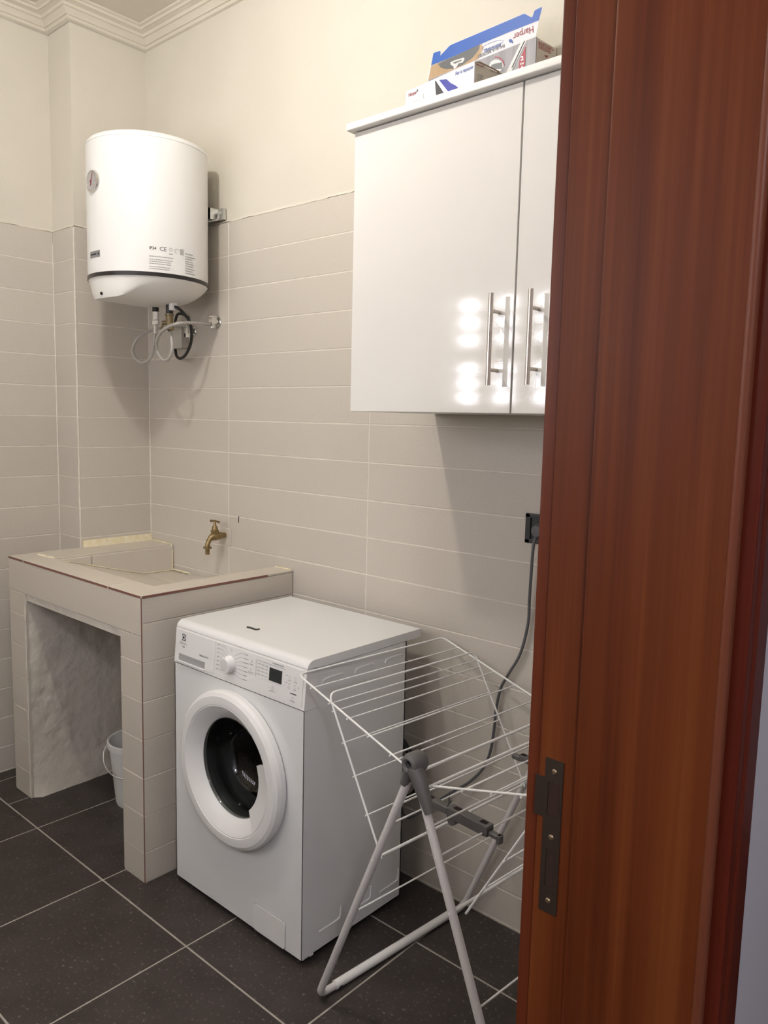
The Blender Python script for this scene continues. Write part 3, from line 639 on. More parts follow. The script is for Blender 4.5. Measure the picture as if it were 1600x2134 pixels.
tag(MB().tube(spline(c2, 6), 0.0055, 10).obj('power_cable', 'black_rubber'), 'short black cable arching from junction box into the wall', 'cable')

# ================================================================== WALL CABINET
CX0, CX1, CXM, CY, CZ0, CZ1 = 1.552, 2.545, 2.048, -0.365, 1.495, 2.197
wc = thing('wall_cabinet', 'glossy white two-door wall cabinet with long steel bar handles', 'cabinet', (2.05, -0.18, CZ0))
MB().box((CX0, CY+0.021, CZ0), (CX0+0.018, -0.0005, CZ1)).box((CX1-0.018, CY+0.021, CZ0), (CX1, -0.0005, CZ1)).box((CX0, CY+0.021, CZ0), (CX1, -0.0005, CZ0+0.018)).box((CX0, CY+0.021, CZ1-0.018), (CX1, -0.0005, CZ1)).box((CX0, -0.008, CZ0), (CX1, -0.0005, CZ1)).obj('carcass', 'cabinet_white', wc, smooth=False)
MB().rbox((CX0-0.013, CY-0.020, CZ1+0.001), (CX1+0.005, -0.0005, CZ1+0.019), 0.003, 3).obj('top_board', 'cabinet_white', wc)
for x0, x1, hx in ((CX0, CXM-0.002, 2.008), (CXM+0.002, CX1, 2.108)):
    d = MB().rbox((x0, CY, CZ0), (x1, CY+0.019, CZ1-0.001), 0.0015, 2).obj('door', 'gloss_door', wc)
    h = MB().tube([(hx, CY-0.034, 1.556), (hx, CY-0.034, 1.756)], 0.0055, 14).obj('handle', 'brushed_steel', d)
    for hz in (1.590, 1.718): MB().tube([(hx, CY+0.001, hz), (hx, CY-0.032, hz)], 0.0042, 10).obj('handle_post', 'brushed_steel', d)
CT = CZ1+0.019

# ---- boxes on top of the cabinet
def carton(name, label, A, B, depth, zt, front, side):
    """A, B: front-left and front-right floor corners (x,y); returns thing and mapping functions for its front and right faces"""
    A = Vector((A[0], A[1], 0)); B = Vector((B[0], B[1], 0)); U = (B-A).normalized(); W_ = Vector((-U.y, U.x, 0)); Lx = (B-A).length
    t = thing(name, label, 'box', ((A.x+B.x)/2, (A.y+B.y)/2+depth/2, CT)); th = 0.003
    def P(u, w_, z): q = A + U*u + W_*w_; return Vector((q.x, q.y, z))
    def panel(nm, u0, u1, w0, w1, z0, z1, m_):
        b = [P(u0,w0,z0),P(u1,w0,z0),P(u1,w1,z0),P(u0,w1,z0),P(u0,w0,z1),P(u1,w0,z1),P(u1,w1,z1),P(u0,w1,z1)]
        return MB().add(b, [(0,3,2,1),(4,5,6,7),(0,1,5,4),(1,2,6,5),(2,3,7,6),(3,0,4,7)]).obj(nm, m_, t, smooth=False)
    panel('front_panel', 0, Lx, 0, th, CT, zt, front); panel('back_panel', 0, Lx, depth-th, depth, CT, zt, 'cardboard_inside')
    panel('side_panel', 0, th, th, depth-th, CT, zt-0.001, side); panel('side_panel', Lx-th, Lx, th, depth-th, CT, zt-0.001, side); panel('bottom_panel', 0, Lx, 0, depth, CT, CT+th, 'cardboard_inside')
    fr = lambda x, y, d=0.0006: P(x, -d, CT+y); sd = lambda x, y, d=0.0006: P(Lx+d, x, CT+y)
    return t, P, fr, sd, Lx, zt-CT
def ray_plane(p0, nrm):
    """photo pixel (given in the enlarged crop used for reading the cartons) -> point on a carton face"""
    def fn(x, y, d=0.0006):
        px, py = 820+x/4.444, y/4.444
        v = fwd + RT*((px-800)/FPX) - UP*((py-1067)/FPX); q = p0 + nrm*d
        return CAM + v*((q-CAM).dot(nrm)/v.dot(nrm))
    return fn
def faces(P, L):
    n_f = (P(1,0,0)-P(0,0,0)).cross(Vector((0,0,1))).normalized(); n_s = (P(1,0,0)-P(0,0,0)).normalized()
    return ray_plane(P(0,0,CT), n_f), ray_plane(P(L,0,CT), n_s)
def text_on(fn, parent, st, a, b, hgt, material, up=(0,-1), d=0.0009, shear=0.0, bold=0.0):
    """one line of lettering from baseline point a to baseline point b, hgt = letter height"""
    cu = bpy.data.curves.new('t', 'FONT'); cu.body = st; cu.size = 1; cu.shear = shear; cu.resolution_u = 3; cu.offset = bold
    o = bpy.data.objects.new('t', cu); COL.objects.link(o)
    me = bpy.data.meshes.new_from_object(o.evaluated_get(bpy.context.evaluated_depsgraph_get()))
    x0 = min(v.co.x for v in me.vertices); x1 = max(v.co.x for v in me.vertices)
    V = [fn(a[0]+(b[0]-a[0])*(v.co.x-x0)/(x1-x0)+up[0]*hgt*v.co.y/0.72, a[1]+(b[1]-a[1])*(v.co.x-x0)/(x1-x0)+up[1]*hgt*v.co.y/0.72, d) for v in me.vertices]
    F = [tuple(p.vertices) for p in me.polygons]
    bpy.data.objects.remove(o); bpy.data.curves.remove(cu); bpy.data.meshes.remove(me)
    return MB().add(V, F).obj('lettering', material, parent, smooth=False)
def pr(name, polys, fn, material, parent, d=0.0006): return shape(name, polys, lambda x, y: fn(x, y, d), material, parent)
def lean_lines(x0, y0, x1, y1, n, dy, h, seed):
    """rows of unreadable small print, each row running from (x0,y0) towards (x1,y1)"""
    r_ = random.Random(seed); out = []
    for i in range(n):
        t_ = 0.0; e_ = 1-r_.uniform(0, 0.3)
        while t_ < e_:
            w_ = r_.uniform(0.06, 0.2); t2_ = min(t_+w_, e_)
            p_ = [(x0+(x1-x0)*k_, y0+(y1-y0)*k_+i*dy) for k_ in (t_, t2_)]
            out.append([p_[0], p_[1], (p_[1][0], p_[1][1]-h), (p_[0][0], p_[0][1]-h)]); t_ = t2_+0.04
    return out
# box 1: clothes iron
t1, P1, fr1, sd1, L1, H1 = carton('iron_box', 'open white carton printed with a blue clothes iron on the cabinet', (1.614, -0.243), (1.852, -0.275), 0.098, 2.319, 'cardboard_white', 'cardboard_side')
f1, s1 = faces(P1, L1)
text_on(f1, t1, 'Harper', (138, 897), (216, 866), 36, 'print_red', bold=0.006, shear=0.1)
pr('print', [[(212,846),(220,818),(228,838),(222,852)]], f1, 'print_slate', t1)
text_on(f1, t1, 'Fer \u00e0 repasser', (572, 700), (740, 630), 36, 'print_blue', bold=0.012, shear=0.12)
pr('print_iron', [[(382,747),(392,750),(472,872),(394,900)]], f1, 'print_black', t1)
pr('print_iron', [[(397,748),(420,742),(516,862),(474,874)]], f1, 'print_lilac', t1, 0.0005)
pr('print_iron', [[(420,740),(490,733),(530,770),(575,792),(612,826),(516,862)]], f1, 'print_iron_blue', t1, 0.0008)
pr('print_iron', [[(490,732),(545,730),(560,745),(590,755),(602,795),(612,822),(575,790),(530,768)]], f1, 'print_lilac', t1, 0.0005)
pr('price_label', [[(176,893),(274,862),(274,960),(150,998)]], f1, 'plastic_white', t1, 0.0010)
pr('price_label_print', lean_lines(176, 950, 242, 922, 2, 20, 6, 4), f1, 'print_grey', t1, 0.0014)
text_on(f1, t1, 'oi ao', (276, 938), (328, 920), 24, 'print_slate', bold=0.01)
text_on(s1, t1, 'Harper', (768, 603), (836, 626), 24, 'print_red', bold=0.006)
pr('print', [[(834,606),(842,600),(840,618)]], s1, 'print_slate', t1)
text_on(s1, t1, 'Fer \u00e0 repasser', (897, 662), (1022, 700), 22, 'print_slate', bold=0.006)
pr('print', lean_lines(775, 690, 850, 712, 6, 17, 7, 5), s1, 'print_grey', t1)
pr('print', lean_lines(902, 708, 955, 724, 3, 17, 7, 6), s1, 'print_grey', t1)
MB().add([P1(L1-0.0, 0.002, 2.318), P1(L1-0.004, 0.05, 2.322), P1(L1, 0.097, 2.318), P1(L1-0.004, 0.09, 2.325), P1(L1-0.010, 0.03, 2.330)], [(0,1,4),(1,2,3,4)]).obj('flap', 'cardboard_inside', t1, smooth=False)
# box 2: rotating-brush broom, front flap standing up
t2, P2, fr2, sd2, L2, H2 = carton('broom_box', 'long open carton with raised blue-edged flap behind the iron carton', (1.578, -0.106), (1.932, -0.136), 0.088, 2.400, 'print_steel', 'cardboard_side')
f2, s2 = faces(P2, L2)
out_ = [(318,750),(320,700),(345,606),(366,494),(374,486),(430,467),(439,474),(436,508),(512,424),(530,412),(700,340),(1000,212),(1195,128),(1214,124),(1272,155),(1282,152),(1302,98),(1312,90),(1366,62),(1379,68),(1346,190),(1316,338)]
n_ = len(out_)
fp = MB().add([f2(x, y, 0.0) for x, y in out_] + [f2(x, y, -0.0025) for x, y in out_], [tuple(range(n_-1,-1,-1)), tuple(range(n_, 2*n_))] + [(i,(i+1)%n_,(i+1)%n_+n_,i+n_) for i in range(n_)]).obj('flap', 'cardboard_white', t2, smooth=False)
pr('flap_edge', [[(347,606),(368,496),(376,488),(428,471),(435,476),(432,516),(516,426),(532,415),(700,344),(1000,216),(1196,132),(1213,128),(1272,159),(1284,157),(1305,100),(1314,93),(1365,66),(1374,71),(1343,188),(1070,296),(800,410),(560,520)]], f2, 'print_blue_flap', fp)
pr('flap_print', [[(322,742),(348,610),(560,523),(812,408),(835,440),(780,550)]], f2, 'print_wood', fp, 0.0004)
pr('flap_print', [[(412,592),(480,555),(560,523),(800,412),(792,455),(730,535),(640,600),(560,634),(490,642),(435,625)]], f2, 'print_slate', fp)
pr('flap_print', [[(524,578),(560,560),(648,533),(658,545),(640,578),(600,588),(585,618),(560,642),(552,612),(530,602)]], f2, 'print_pale', fp, 0.0009)
pr('flap_print', [[(545,585),(560,575),(600,562),(632,552),(625,566),(590,578),(572,590)]], f2, 'print_slate', fp, 0.0012)
D_ = (0.12, 1)    # this side of the flap is turned over: its print stands on its head
text_on(f2, fp, 'Harper', (1292, 238), (1102, 318), 62, 'print_red', up=D_, bold=0.004, shear=0.1)
text_on(f2, fp, 'ROTATIVES', (990, 396), (836, 458), 30, 'print_blue', up=D_, bold=0.02, shear=0.15)
text_on(f2, fp, 'BALAI A BROSSES', (1028, 408), (775, 512), 28, 'print_slate', up=D_, bold=0.012, shear=0.15)
rg = ring(0, 0, 106, 26, 3, 30); ct_, st_ = math.cos(-0.36), math.sin(-0.36)
pr('flap_print', [[(917+x*ct_-y*st_, 414+x*st_+y*ct_) for x, y in q] for q in rg], f2, 'print_blue', fp, 0.0008)
pr('flap_print', [ell(1083, 378, 17, 17, 14), ell(1101, 393, 7, 9, 10)], f2, 'print_blue', fp, 0.0009)
pr('front_print', [[(1158,655),(1216,640),(1224,430),(1218,432),(1164,560)]], f2, 'print_crimson', t2, 0.0008)
text_on(f2, t2, '2', (1176, 562), (1203, 553), 38, 'plastic_white', d=0.0012, bold=0.03); text_on(f2, t2, 'EN', (1174, 603), (1203, 593), 20, 'plastic_white', d=0.0012, bold=0.02); text_on(f2, t2, '1', (1182, 652), (1196, 648), 38, 'plastic_white', d=0.0012, bold=0.03)
pr('front_print', [[(1028,700),(1085,672),(1238,366),(1180,390)]], f2, 'print_pale', t2, 0.0008)
pr('front_print', [[(1090,628),(1102,624),(1218,376),(1206,382)]], f2, 'print_black', t2, 0.0012)
pr('front_print', [ell(952, 610, 66, 58, 26)], f2, 'print_pale', t2, 0.0008)
pr('front_print', [[(905,600),(935,590),(1005,575),(1008,640),(900,640)]], f2, 'print_slate', t2, 0.0011)
pr('front_print', ring(950, 612, 78, 88, 10, 20, -1.75, -0.1), f2, 'print_crimson', t2, 0.0010)
pr('side_print', lean_lines(1342, 388, 1490, 462, 5, 14, 8, 9), s2, 'print_red', t2)
pr('side_print', [[(1393,508),(1432,516),(1416,540)]], s2, 'print_red', t2)
pr('side_print', ring(1364, 560, 32, 44, 2.5, 24), s2, 'print_grey', t2)

# ================================================================== SOCKET, PLUG AND CABLE
sc = thing('wall_socket', 'dark grey wall socket with raised frame under the wall cabinet', 'socket', (1.926, 0, 1.188))
sx0, sx1, sz0, sz1 = 1.885, 1.967, 1.147, 1.229
MB().rbox((sx0, -0.009, sz0), (sx0+0.016, 0.0, sz1), 0.002, 2).rbox((sx1-0.016, -0.009, sz0), (sx1, 0.0, sz1), 0.002, 2).rbox((sx0, -0.009, sz0), (sx1, 0.0, sz0+0.012), 0.002, 2).rbox((sx0, -0.009, sz1-0.012), (sx1, 0.0, sz1), 0.002, 2).obj('frame', 'socket_dark', sc)
MB().box((sx0+0.012, -0.003, sz0+0.010), (sx1-0.012, 0.0, sz1-0.010)).obj('insert', 'socket_dark', sc, smooth=False)
pl = thing('cable_plug', 'grey plug of the power cable sitting in the wall socket', 'plug', (1.926, -0.02, 1.185))
MB().lathe([(0.018, 0.002), (0.019, 0.020), (0.015, 0.034), (0.0001, 0.035)], (1.934, 0, 1.186), (0,-1,0), 20).obj('body', 'cable_grey', pl)
pc = [Vector((1.934, -0.028, 1.178)), Vector((1.930, -0.036, 1.145))] + [at(x, y, 1, Y) for x, y, Y in ((1106,1205,-0.03),(1103,1250,-0.022),(1100,1300,-0.016),(1084,1362,-0.014),(1059,1405,-0.014),(1043,1435,-0.014),(1033.5,1478,-0.014),(1029,1523,-0.014),(1021,1568,-0.014),(1005,1603,-0.015),(976,1631,-0.018),(944,1649,-0.025),(915,1668,-0.035),(880,1690,-0.05),(845,1702,-0.065))] + [Vector((1.53, -0.10, 0.33))]
tag(MB().tube(spline(pc, 5), 0.0042, 10).obj('power_cable', 'cable_grey'), 'grey power cable hanging in a curve from socket to washing machine', 'cable')

# ================================================================== WASHING MACHINE
WX0, WX1, WY, WB = 0.985, 1.572, -0.535, -0.125
wm = thing('washing_machine', 'white front-loading washing machine with round door beside the sink', 'washing machine', (1.28, -0.33, 0))
# body shell (open to the front)
MB().box((WX0+0.002, WY+0.044, 0.018), (WX0+0.006, WB, 0.824)).box((WX1-0.006, WY+0.044, 0.018), (WX1-0.002, WB, 0.824)).box((WX0+0.002, WB-0.004, 0.018), (WX1-0.002, WB, 0.824)).box((WX0+0.002, WY+0.03, 0.018), (WX1-0.002, WB, 0.022)).obj('body', 'enamel_white', wm, smooth=False)
# front panel with the door hole
DCX, DCZ, RH = 1.283, 0.475, 0.165
FZ0, FZ1 = 0.018, 0.7185
angs = [2*PI*k/64 for k in range(64)] + [math.atan2(z_-DCZ, x_-DCX) % (2*PI) for x_ in (WX0, WX1) for z_ in (FZ0, FZ1)]
angs = sorted(angs); V = []; F = []; n = len(angs)
for a in angs:
    c, s = math.cos(a), math.sin(a)
    tt = min(((WX1-DCX)/c if c > 1e-9 else (WX0-DCX)/c if c < -1e-9 else 9), ((FZ1-DCZ)/s if s > 1e-9 else (FZ0-DCZ)/s if s < -1e-9 else 9))
    V += [(DCX+RH*c, WY, DCZ+RH*s), (DCX+tt*c, WY, DCZ+tt*s), (DCX+RH*c, WY+0.02, DCZ+RH*s)]
for i in range(n):
    j = (i+1) % n; F += [(3*i, 3*i+1, 3*j+1, 3*j), (3*i, 3*j, 3*j+2, 3*i+2)]
fpn = MB().add(V, F).box((WX0, WY, FZ0), (WX0+0.003, WY+0.043, FZ1)).box((WX1-0.003, WY, FZ0), (WX1, WY+0.043, FZ1)).box((WX0, WY, FZ0), (WX1, WY+0.03, FZ0+0.003)).obj('front_panel', 'enamel_white', wm, ang=30)
# control panel: leans back a little
CPa, CPb = (-0.5365, 0.7195), (-0.5275, 0.829)
def cp(x, z, d=0.0005):
    t_ = (z-CPa[1])/(CPb[1]-CPa[1]); return Vector((x, CPa[0]+(CPb[0]-CPa[0])*t_-d, z))
cpan = MB().prism([(WX0, CPa[0]+0.002, CPa[1]), (WX0, CPa[0], CPa[1]+0.002), (WX0, CPb[0], CPb[1]), (WX0, WY+0.043, CPb[1]), (WX0, WY+0.043, CPa[1])], (WX1-WX0, 0, 0)).obj('control_panel', 'plastic_white', wm, smooth=False)
MB().prism([(WX0, -0.526, 0.8305), (WX0, -0.5245, 0.837), (WX0, -0.519, 0.844), (WX0, -0.511, 0.849), (WX0, -0.500, 0.8505), (WX0, -0.062, 0.8505), (WX0, -0.060, 0.8485), (WX0, -0.060, 0.826), (WX0, -0.49, 0.826)], (WX1-WX0, 0, 0)).obj('worktop', 'enamel_white', wm, ang=35)
# raised facia plate on the panel, drawer, knob, display
def plate(name, x0, z0, x1, z1, d, material, par, d0=-0.001):
    return MB().add([cp(x0,z0,d0),cp(x1,z0,d0),cp(x1,z1,d0),cp(x0,z1,d0),cp(x0,z0,d),cp(x1,z0,d),cp(x1,z1,d),cp(x0,z1,d)], [(0,3,2,1),(4,5,6,7),(0,1,5,4),(1,2,6,5),(2,3,7,6),(3,0,4,7)]).obj(name, material, par, smooth=False)
fac = plate('facia', 1.190, 0.729, 1.562, 0.825, 0.0018, 'plastic_white', cpan)
drw = plate('detergent_drawer', 0.996, 0.729, 1.186, 0.825, 0.0018, 'plastic_white', cpan)
plate('drawer_grip', 1.010, 0.7315, 1.142, 0.7525, 0.0022, 'print_grey', drw); plate('drawer_lip', 1.008, 0.729, 1.144, 0.7325, 0.0075, 'plastic_white', drw)
KX, KZ = 1.262, 0.777
kn = MB().lathe([(0.0235, 0.0), (0.0225, 0.020), (0.020, 0.0235), (0.0001, 0.024)], cp(KX, KZ, 0.001), (0,-1,-0.08), 36).obj('program_knob', 'plastic_white', fac)
MB().box(tuple(cp(KX-0.001, KZ+0.012, 0.026)), tuple(cp(KX+0.001, KZ+0.021, 0.0245))).obj('knob_mark', 'print_grey', kn, smooth=False)
pd = lambda x, z: cp(x, z, 0.0024)
# programme lines fanning out from the knob
def stroke(P, wd=0.0009):
    out = []
    for (x0, z0), (x1, z1) in zip(P[:-1], P[1:]):
        dx, dz = x1-x0, z1-z0; l = math.hypot(dx, dz) or 1; nx, nz = -dz/l*wd/2, dx/l*wd/2
        out.append([(x0+nx,z0+nz),(x1+nx,z1+nz),(x1-nx,z1-nz),(x0-nx,z0-nz)])
    return out
S_ = []
for k in range(7):
    zz = 0.819-k*0.0118
    S_ += stroke([(1.214, zz), (1.224 + 0.010*(1 if k in (0,6) else 0), zz), (KX-0.0255*math.cos((k-3)*0.33), KZ-(k-3)*0.0083)]) + lines(1.197, 1.213, [zz-0.001], 0.0024, 20+k)
    S_ += stroke([(1.320, zz-0.003), (1.306, zz-0.003), (KX+0.0255*math.cos((k-3)*0.33), KZ-(k-3)*0.0083)]) + lines(1.321, 1.340, [zz-0.004], 0.0024, 30+k)
S_ += ring(KX, 0.8145, 0.0035, 0.0045, 0.0009, 14)
shape('programme_print', S_, pd, 'print_grey', fac)
dsp = plate('indicator_panel', 1.374, 0.766, 1.492, 0.813, 0.0024, 'plastic_white', fac)
plate('display', 1.430, 0.770, 1.481, 0.805, 0.0032, 'screen_dark', dsp)
I_ = stroke([(1.374,0.766),(1.374,0.813),(1.492,0.813)], 0.0012)
for r_ in range(4):
    for c_ in range(3): I_ += [ell(1.381+c_*0.0155, 0.8045-r_*0.0095, 0.0012, 0.0014, 8), rect(1.385+c_*0.0155, 0.8035-r_*0.0095, 1.391+c_*0.0155, 0.8058-r_*0.0095)]
shape('indicator_print', I_, lambda x, z: cp(x, z, 0.0032), 'print_grey', dsp)
B_ = lines(1.440, 1.492, [0.8165], 0.0035, 41) + stroke([(1.354,0.800),(1.354,0.808)], 0.0022) + lines(1.344, 1.364, [0.794], 0.0022, 42) + ring(1.352, 0.779, 0.003, 0.004, 0.0009, 10) + lines(1.342, 1.362, [0.771], 0.0022, 43)
B_ += ring(1.447, 0.7505, 0.0052, 0.0062, 0.001, 16) + stroke([(1.447,0.7505),(1.447,0.756)]) + stroke([(1.447,0.7505),(1.451,0.748)]) + lines(1.434, 1.462, [0.7415], 0.0022, 44) + stroke([(1.428,0.7505),(1.433,0.7505)]) + stroke([(1.462,0.7505),(1.467,0.7505)])
for i, (x_, z_) in enumerate(((1.512,0.796),(1.534,0.796),(1.512,0.776),(1.534,0.776))): B_ += ring(x_, z_, 0.0042, 0.0050, 0.0009, 10, 0.4, 5.4) + lines(x_-0.007, x_+0.008, [z_-0.0095], 0.002, 50+i)
B_ += ring(1.528, 0.744, 0.004, 0.005, 0.0009, 10, 0.5, 5.6) + lines(1.518, 1.540, [0.735], 0.0022, 60)
shape('button_print', B_, pd, 'print_grey', fac)
shape('button_print', [rect(1.517,0.7545,1.541,0.7572), ell(1.500,0.799,0.0014,0.0016,8), ell(1.499,0.780,0.0014,0.0016,8), ell(1.5475,0.7765,0.0014,0.0016,8)], pd, 'print_black', fac)
# maker's emblem and name
lg = lambda x, z: cp(x, z, 0.0024)
shape('emblem', [rect(1.0215, 0.7945, 1.0395, 0.8145)], lg, 'print_black', drw)
shape('emblem', [ell(1.0305, 0.8045, 0.0078, 0.0088, 20)], lambda x, z: cp(x, z, 0.0028), 'plastic_white', drw)
shape('emblem', [[(1.0235,0.8045),(1.033,0.8115),(1.0345,0.8045),(1.033,0.7975)]], lambda x, z: cp(x, z, 0.0032), 'print_black', drw)
text('lettering', 'Electrolux', 0.0105, lambda x, y: lg(1.010+x, 0.783+y), 'print_grey', drw, sx=0.86)
text('lettering', 'Aqua', 0.0070, lambda x, y: lg(1.024+x, 0.7745+y), 'print_black', drw, sx=0.9)
text('lettering', 'TIME MANAGER', 0.0080, lambda x, y: lg(1.112+x, 0.766+y), 'print_grey', drw, sx=0.78, bold=0.0001)
# door
dc = (DCX, WY, DCZ); YX = (0,-1,0)
dr = MB().lathe([(0.165, -0.004), (0.222, 0.001), (0.2265, 0.006), (0.2275, 0.022), (0.2235, 0.032), (0.214, 0.0375), (0.200, 0.039), (0.1905, 0.0385), (0.1885, 0.0365), (0.1865, 0.0375), (0.180, 0.034), (0.148, 0.009), (0.144, 0.004), (0.143, -0.004)], dc, YX, 96).obj('door', 'plastic_white', wm, ang=22)
MB().lathe([(0.1445, 0.0045), (0.1425, 0.0065), (0.1405, 0.004), (0.138, -0.006), (0.130, -0.060), (0.112, -0.100), (0.07, -0.115), (0.0001, -0.118)], dc, YX, 64).obj('glass', 'door_glass', dr, ang=60)
MB().lathe([(0.168, -0.001), (0.160, -0.012), (0.150, -0.020), (0.149, -0.045), (0.160, -0.052), (0.165, -0.075), (0.152, -0.082), (0.150, -0.110)], dc, YX, 64).obj('gasket', 'gasket_grey', wm, ang=60)
MB().lathe([(0.150, -0.108), (0.20, -0.112), (0.235, -0.125), (0.235, -0.36), (0.0001, -0.37)], dc, YX, 64).obj('drum', 'drum_steel', wm, ang=60)
for k in range(3):
    a = 0.5+k*2.094; c, s = math.cos(a), math.sin(a)
    MB().tube([(DCX+0.222*c, WY+0.14, DCZ+0.222*s), (DCX+0.20*c, WY+0.16, DCZ+0.20*s), (DCX+0.195*c, WY+0.30, DCZ+0.195*s), (DCX+0.222*c, WY+0.34, DCZ+0.222*s)], 0.022, 10).obj('drum_paddle', 'drum_steel', wm)
# grip on the right of the door
V = []; F = []; ng = 24
for i in range(ng+1):
    a = math.radians(22 - 70*i/ng); c, s = math.cos(a), math.sin(a)
    for r_, d in ((0.126, 0.002), (0.126, 0.017), (0.160, 0.028), (0.1845, 0.0372), (0.1845, 0.030)): V.append((DCX+r_*c, WY-d, DCZ+r_*s))
for i in range(ng):
    for k in range(5): F.append((i*5+k, i*5+(k+1)%5, (i+1)*5+(k+1)%5, (i+1)*5+k))
F += [(0,1,2,3,4), tuple(ng*5+k for k in (4,3,2,1,0))]
MB().add(V, F).obj('door_grip', 'plastic_white', dr, ang=35)
# filter flap
def rrect(x0, z0, x1, z1, r, y):
    return [(cx_+r*math.cos(a_), y, cz_+r*math.sin(a_)) for cx_, cz_, q_ in ((x1-r, z0+r, -1), (x1-r, z1-r, 0), (x0+r, z1-r, 1), (x0+r, z0+r, 2)) for a_ in [q_*PI/2 + k_*PI/12 for k_ in range(7)]]
fl_ = MB().prism(rrect(1.371, 0.0215, 1.505, 0.1005, 0.009, WY+0.003), (0, -0.0055, 0)).obj('filter_flap', 'plastic_white', fpn)
MB().prism(rrect(1.3695, 0.020, 1.5065, 0.102, 0.010, WY+0.002), (0, -0.0026, 0)).obj('flap_gap', 'print_grey', fpn, smooth=False)
# pressed grooves on the side panel
for y in (-0.47, -0.345, -0.22):
    MB().tube(spline([(WX1-0.002, y, 0.778), (WX1-0.002, y+0.010, 0.788), (WX1-0.002, y+0.07, 0.789), (WX1-0.002, y+0.078, 0.783)], 4), 0.0032, 6).obj('side_rib', 'enamel_white', wm)
    MB().tube(spline([(WX1-0.003, y, 0.072), (WX1-0.002, y+0.07, 0.073), (WX1-0.002, y+0.083, 0.082), (WX1-0.003, y+0.086, 0.11)], 4), 0.0038, 6).obj('side_rib', 'enamel_white', wm)
for x in (WX0+0.05, WX1-0.05):
    for y in (WY+0.06, WB-0.05): MB().lathe([(0.0001, 0), (0.022, 0), (0.022, 0.010), (0.010, 0.014), (0.010, 0.022)], (x, y, 0), n=16).obj('foot', 'black_rubber', wm)
# black strip of plastic on the worktop
p0, p1, p2_, p3 = [at(x, y, 2, 0.8505) for x, y in ((514,1307.5),(524,1309.5),(532,1312.5),(541,1312))]
mb = MB(); q = spline([p0, p1, p2_, p3], 5); n = len(q)
mb.add([v+Vector((0.004,-0.004,0.0)) for v in q]+[v+Vector((-0.004,0.004,0.0006)) for v in q]+[v+Vector((-0.004,0.004,0.0022)) for v in q]+[v+Vector((0.004,-0.004,0.0016)) for v in q], [f for i in range(n-1) for f in ((i,i+1,n+i+1,n+i),(n+i,n+i+1,2*n+i+1,2*n+i),(2*n+i,2*n+i+1,3*n+i+1,3*n+i),(3*n+i,3*n+i+1,i+1,i))]+[(0,n,2*n,3*n),(n-1,2*n-1,3*n-1,4*n-1)])
tag(mb.obj('plastic_strip', 'black_rubber'), 'small curled black plastic strip lying on the washing machine', 'scrap')
# drain hose behind the machine
dh = [(1.50, WB+0.008, 0.46), (1.52, -0.095, 0.50)] + [tuple(at(x, y, 1, -0.075)) for x, y in ((848,1560),(864,1592),(872,1625),(864,1652),(846,1660))] + [(1.50, -0.085, 0.36), (1.45, -0.09, 0.30)]
tag(MB().tube(spline(dh, 6), 0.010, 10).obj('drain_hose', 'black_rubber'), 'black drain hose looping out behind the washing machine', 'hose')

# ================================================================== CLOTHES AIRER
TH_R, LR = 0.093, 0.562
rk = thing('clothes_airer', 'white folding wire clothes airer with grey hinges beside the washing machine', 'clothes airer', (1.9, -0.603, 0), rz=-TH_R)
def ro(mb, name, material, par=rk, **k): return mb.obj(name, material, par, local=True, **k)
HU, HZ = 0.109, 0.750
# two U-shaped leg frames
def legs(ub, w0, w1, ut, zt): return fillet([(ut, w0, zt), (ub, w0, 0.0115), (ub, w1, 0.0115), (ut, w1, zt)], 0.036, 7)
ro(MB().tube(legs(-0.214, 0.0, LR, HU-0.010, HZ-0.018), 0.0095, 14), 'leg_frame', 'rack_tube')
ro(MB().tube(legs(0.436, -0.014, LR+0.014, HU+0.012, HZ-0.012), 0.0095, 14), 'leg_frame', 'rack_tube')
for ub, w0, w1 in ((-0.214, 0.055, LR-0.055), (0.436, 0.04, LR-0.04)):
    sl = ro(MB().tube([(ub, w0, 0.0125), (ub, w1, 0.0125)], 0.0118, 14), 'foot_sleeve', 'rack_white')
    for w_ in (w0+0.012, w1-0.012): ro(MB().rbox((ub-0.0125, w_-0.008, 0.0), (ub+0.0125, w_+0.008, 0.0135), 0.003, 1), 'foot_clip', 'dark_clip', sl)
# grey hinge heads
for w_, sg in ((0.0, -1), (LR, 1)):
    hb_ = ro(MB().lathe([(0.0085, 0.026*1), (0.014, 0.029), (0.021, 0.025), (0.0235, 0.016), (0.0235, -0.010), (0.020, -0.016), (0.0085, -0.016), (0.0085, 0.026)], (HU, w_, HZ), (0, sg, 0), 28), 'hinge', 'rack_grey')
    ro(MB().lathe([(0.0085, 0.010), (0.0001, 0.010)], (HU, w_, HZ), (0, sg, 0), 16), 'hinge_hole', 'hole_dark', hb_)
    ro(MB().tube([(HU-0.006, w_, HZ-0.004), (HU-0.016, w_, HZ-0.022), (HU-0.033, w_, HZ-0.060)], [0.018, 0.0155, 0.0125], 14), 'hinge_sleeve', 'rack_grey', hb_)
    ro(MB().tube([(HU+0.006, w_+sg*0.014, HZ-0.006), (HU+0.022, w_+sg*0.014, HZ-0.028), (HU+0.055, w_+sg*0.014, HZ-0.090)], [0.017, 0.017, 0.0112], 14), 'hinge_sleeve', 'rack_grey', hb_)
def rung(u, z, r=0.0021, a=-0.006, b=LR+0.006, par=rk): return ro(MB().tube([(u, a, z), (u, b, z)], r, 8), 'rung', 'rack_white', par)
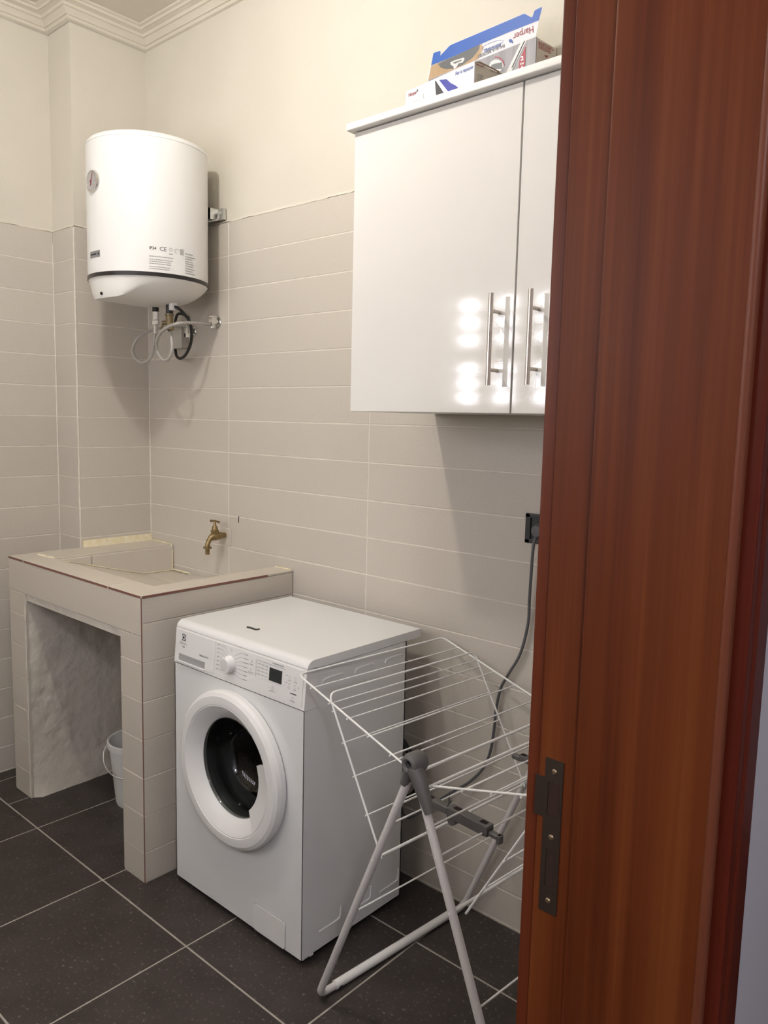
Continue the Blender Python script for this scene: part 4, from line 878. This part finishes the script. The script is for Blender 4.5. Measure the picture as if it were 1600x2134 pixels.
# rungs across the legs
def ua(z): return -0.214 + (HU-0.010+0.214)*(z-0.0115)/(HZ-0.018-0.0115)
def ub_(z): return 0.436 + (HU+0.012-0.436)*(z-0.0115)/(HZ-0.012-0.0115)
for z_, r_ in ((0.632, 0.0022), (0.576, 0.0022), (0.475, 0.0036), (0.303, 0.0022)):
    rung(ua(z_)-0.0, z_, r_, -0.010, LR+0.010); rung(ub_(z_), z_, r_, -0.024, LR+0.024)
rung(HU-0.014, 0.716, 0.0036, 0.0, LR); rung(HU+0.036, 0.706, 0.0036, 0.0, LR)
# four wire wings
def wing(u0, z0, u1, z1, us, name='wing', ext=0.006):
    i = 0.010
    f = ro(MB().tube(fillet([(u0, i, z0), (u1, i, z1), (u1, LR-i, z1), (u0, LR-i, z0)], 0.022, 6), 0.0027, 10), name, 'rack_white')
    for u in us:
        z = z0+(z1-z0)*(u-u0)/(u1-u0); rung(u, z-0.0035, 0.0020, i-ext, LR-i+ext, f)
wing(0.085, 0.717, -0.325, 0.827, (-0.267, -0.195, -0.128, -0.054, 0.020))
wing(0.150, 0.707, 0.535, 0.822, (0.233, 0.307, 0.378, 0.452))
wing(-0.003, 0.475, -0.202, 0.812, (-0.181, -0.142, -0.101, -0.055))
wing(0.252, 0.470, 0.450, 0.812, (0.300, 0.345, 0.392, 0.430))
# grey locking links between the two leg frames
for w_ in (0.14, 0.50):
    lk = ro(MB().rbox((0.015, w_-0.011, 0.574), (0.205, w_+0.011, 0.592), 0.004, 2).rbox((0.085, w_-0.013, 0.570), (0.205, w_+0.013, 0.596), 0.004, 2).lathe([(0.0001, -0.010), (0.012, -0.010), (0.012, 0.010), (0.0001, 0.010)], (0.098, w_, 0.566), (0,1,0), 16), 'locking_link', 'rack_grey')
    ro(MB().rbox((-0.010, w_-0.008, 0.572), (0.018, w_+0.008, 0.586), 0.003, 1), 'link_hook', 'rack_grey', lk)
    ro(MB().rbox((0.203, w_-0.008, 0.572), (0.236, w_+0.008, 0.584), 0.003, 1).rbox((0.226, w_-0.008, 0.564), (0.236, w_+0.008, 0.584), 0.002, 1), 'link_hook', 'rack_grey', lk)
    for s0, s1, sz_ in ((0.100, 0.125, 0.5955), (0.178, 0.196, 0.5955), (0.018, 0.034, 0.5915)): ro(MB().box((s0, w_-0.006, sz_), (s1, w_+0.006, sz_+0.0011)), 'slot', 'hole_dark', lk, smooth=False)
    ro(MB().tube([(0.082, w_-0.012, 0.585), (0.082, w_, 0.598), (0.080, w_+0.002, 0.612)], 0.0014, 6).tube([(0.083, w_, 0.598), (0.092, w_-0.004, 0.610)], 0.0014, 6), 'cable_tie', 'dark_clip', lk)

# scrap of clear film on the floor by the sink
f0 = at(25, 1702, 2, 0.001)
mb = MB(); V = []; F = []
for i in range(9):
    a = i/8*2.6; V += [(f0.x+0.030*math.sin(a)*0.6-0.01, f0.y+0.02*(i/8)-0.01, 0.0006+0.010*math.sin(a)), (f0.x+0.030*math.sin(a)*0.6+0.012, f0.y+0.02*(i/8)+0.006, 0.0006+0.008*math.sin(a))]
for i in range(8): F.append((2*i, 2*i+1, 2*i+3, 2*i+2))
tag(mb.add(V, F).obj('plastic_film', 'clear_plastic'), 'crumpled scrap of clear film on the dark floor tiles', 'scrap')
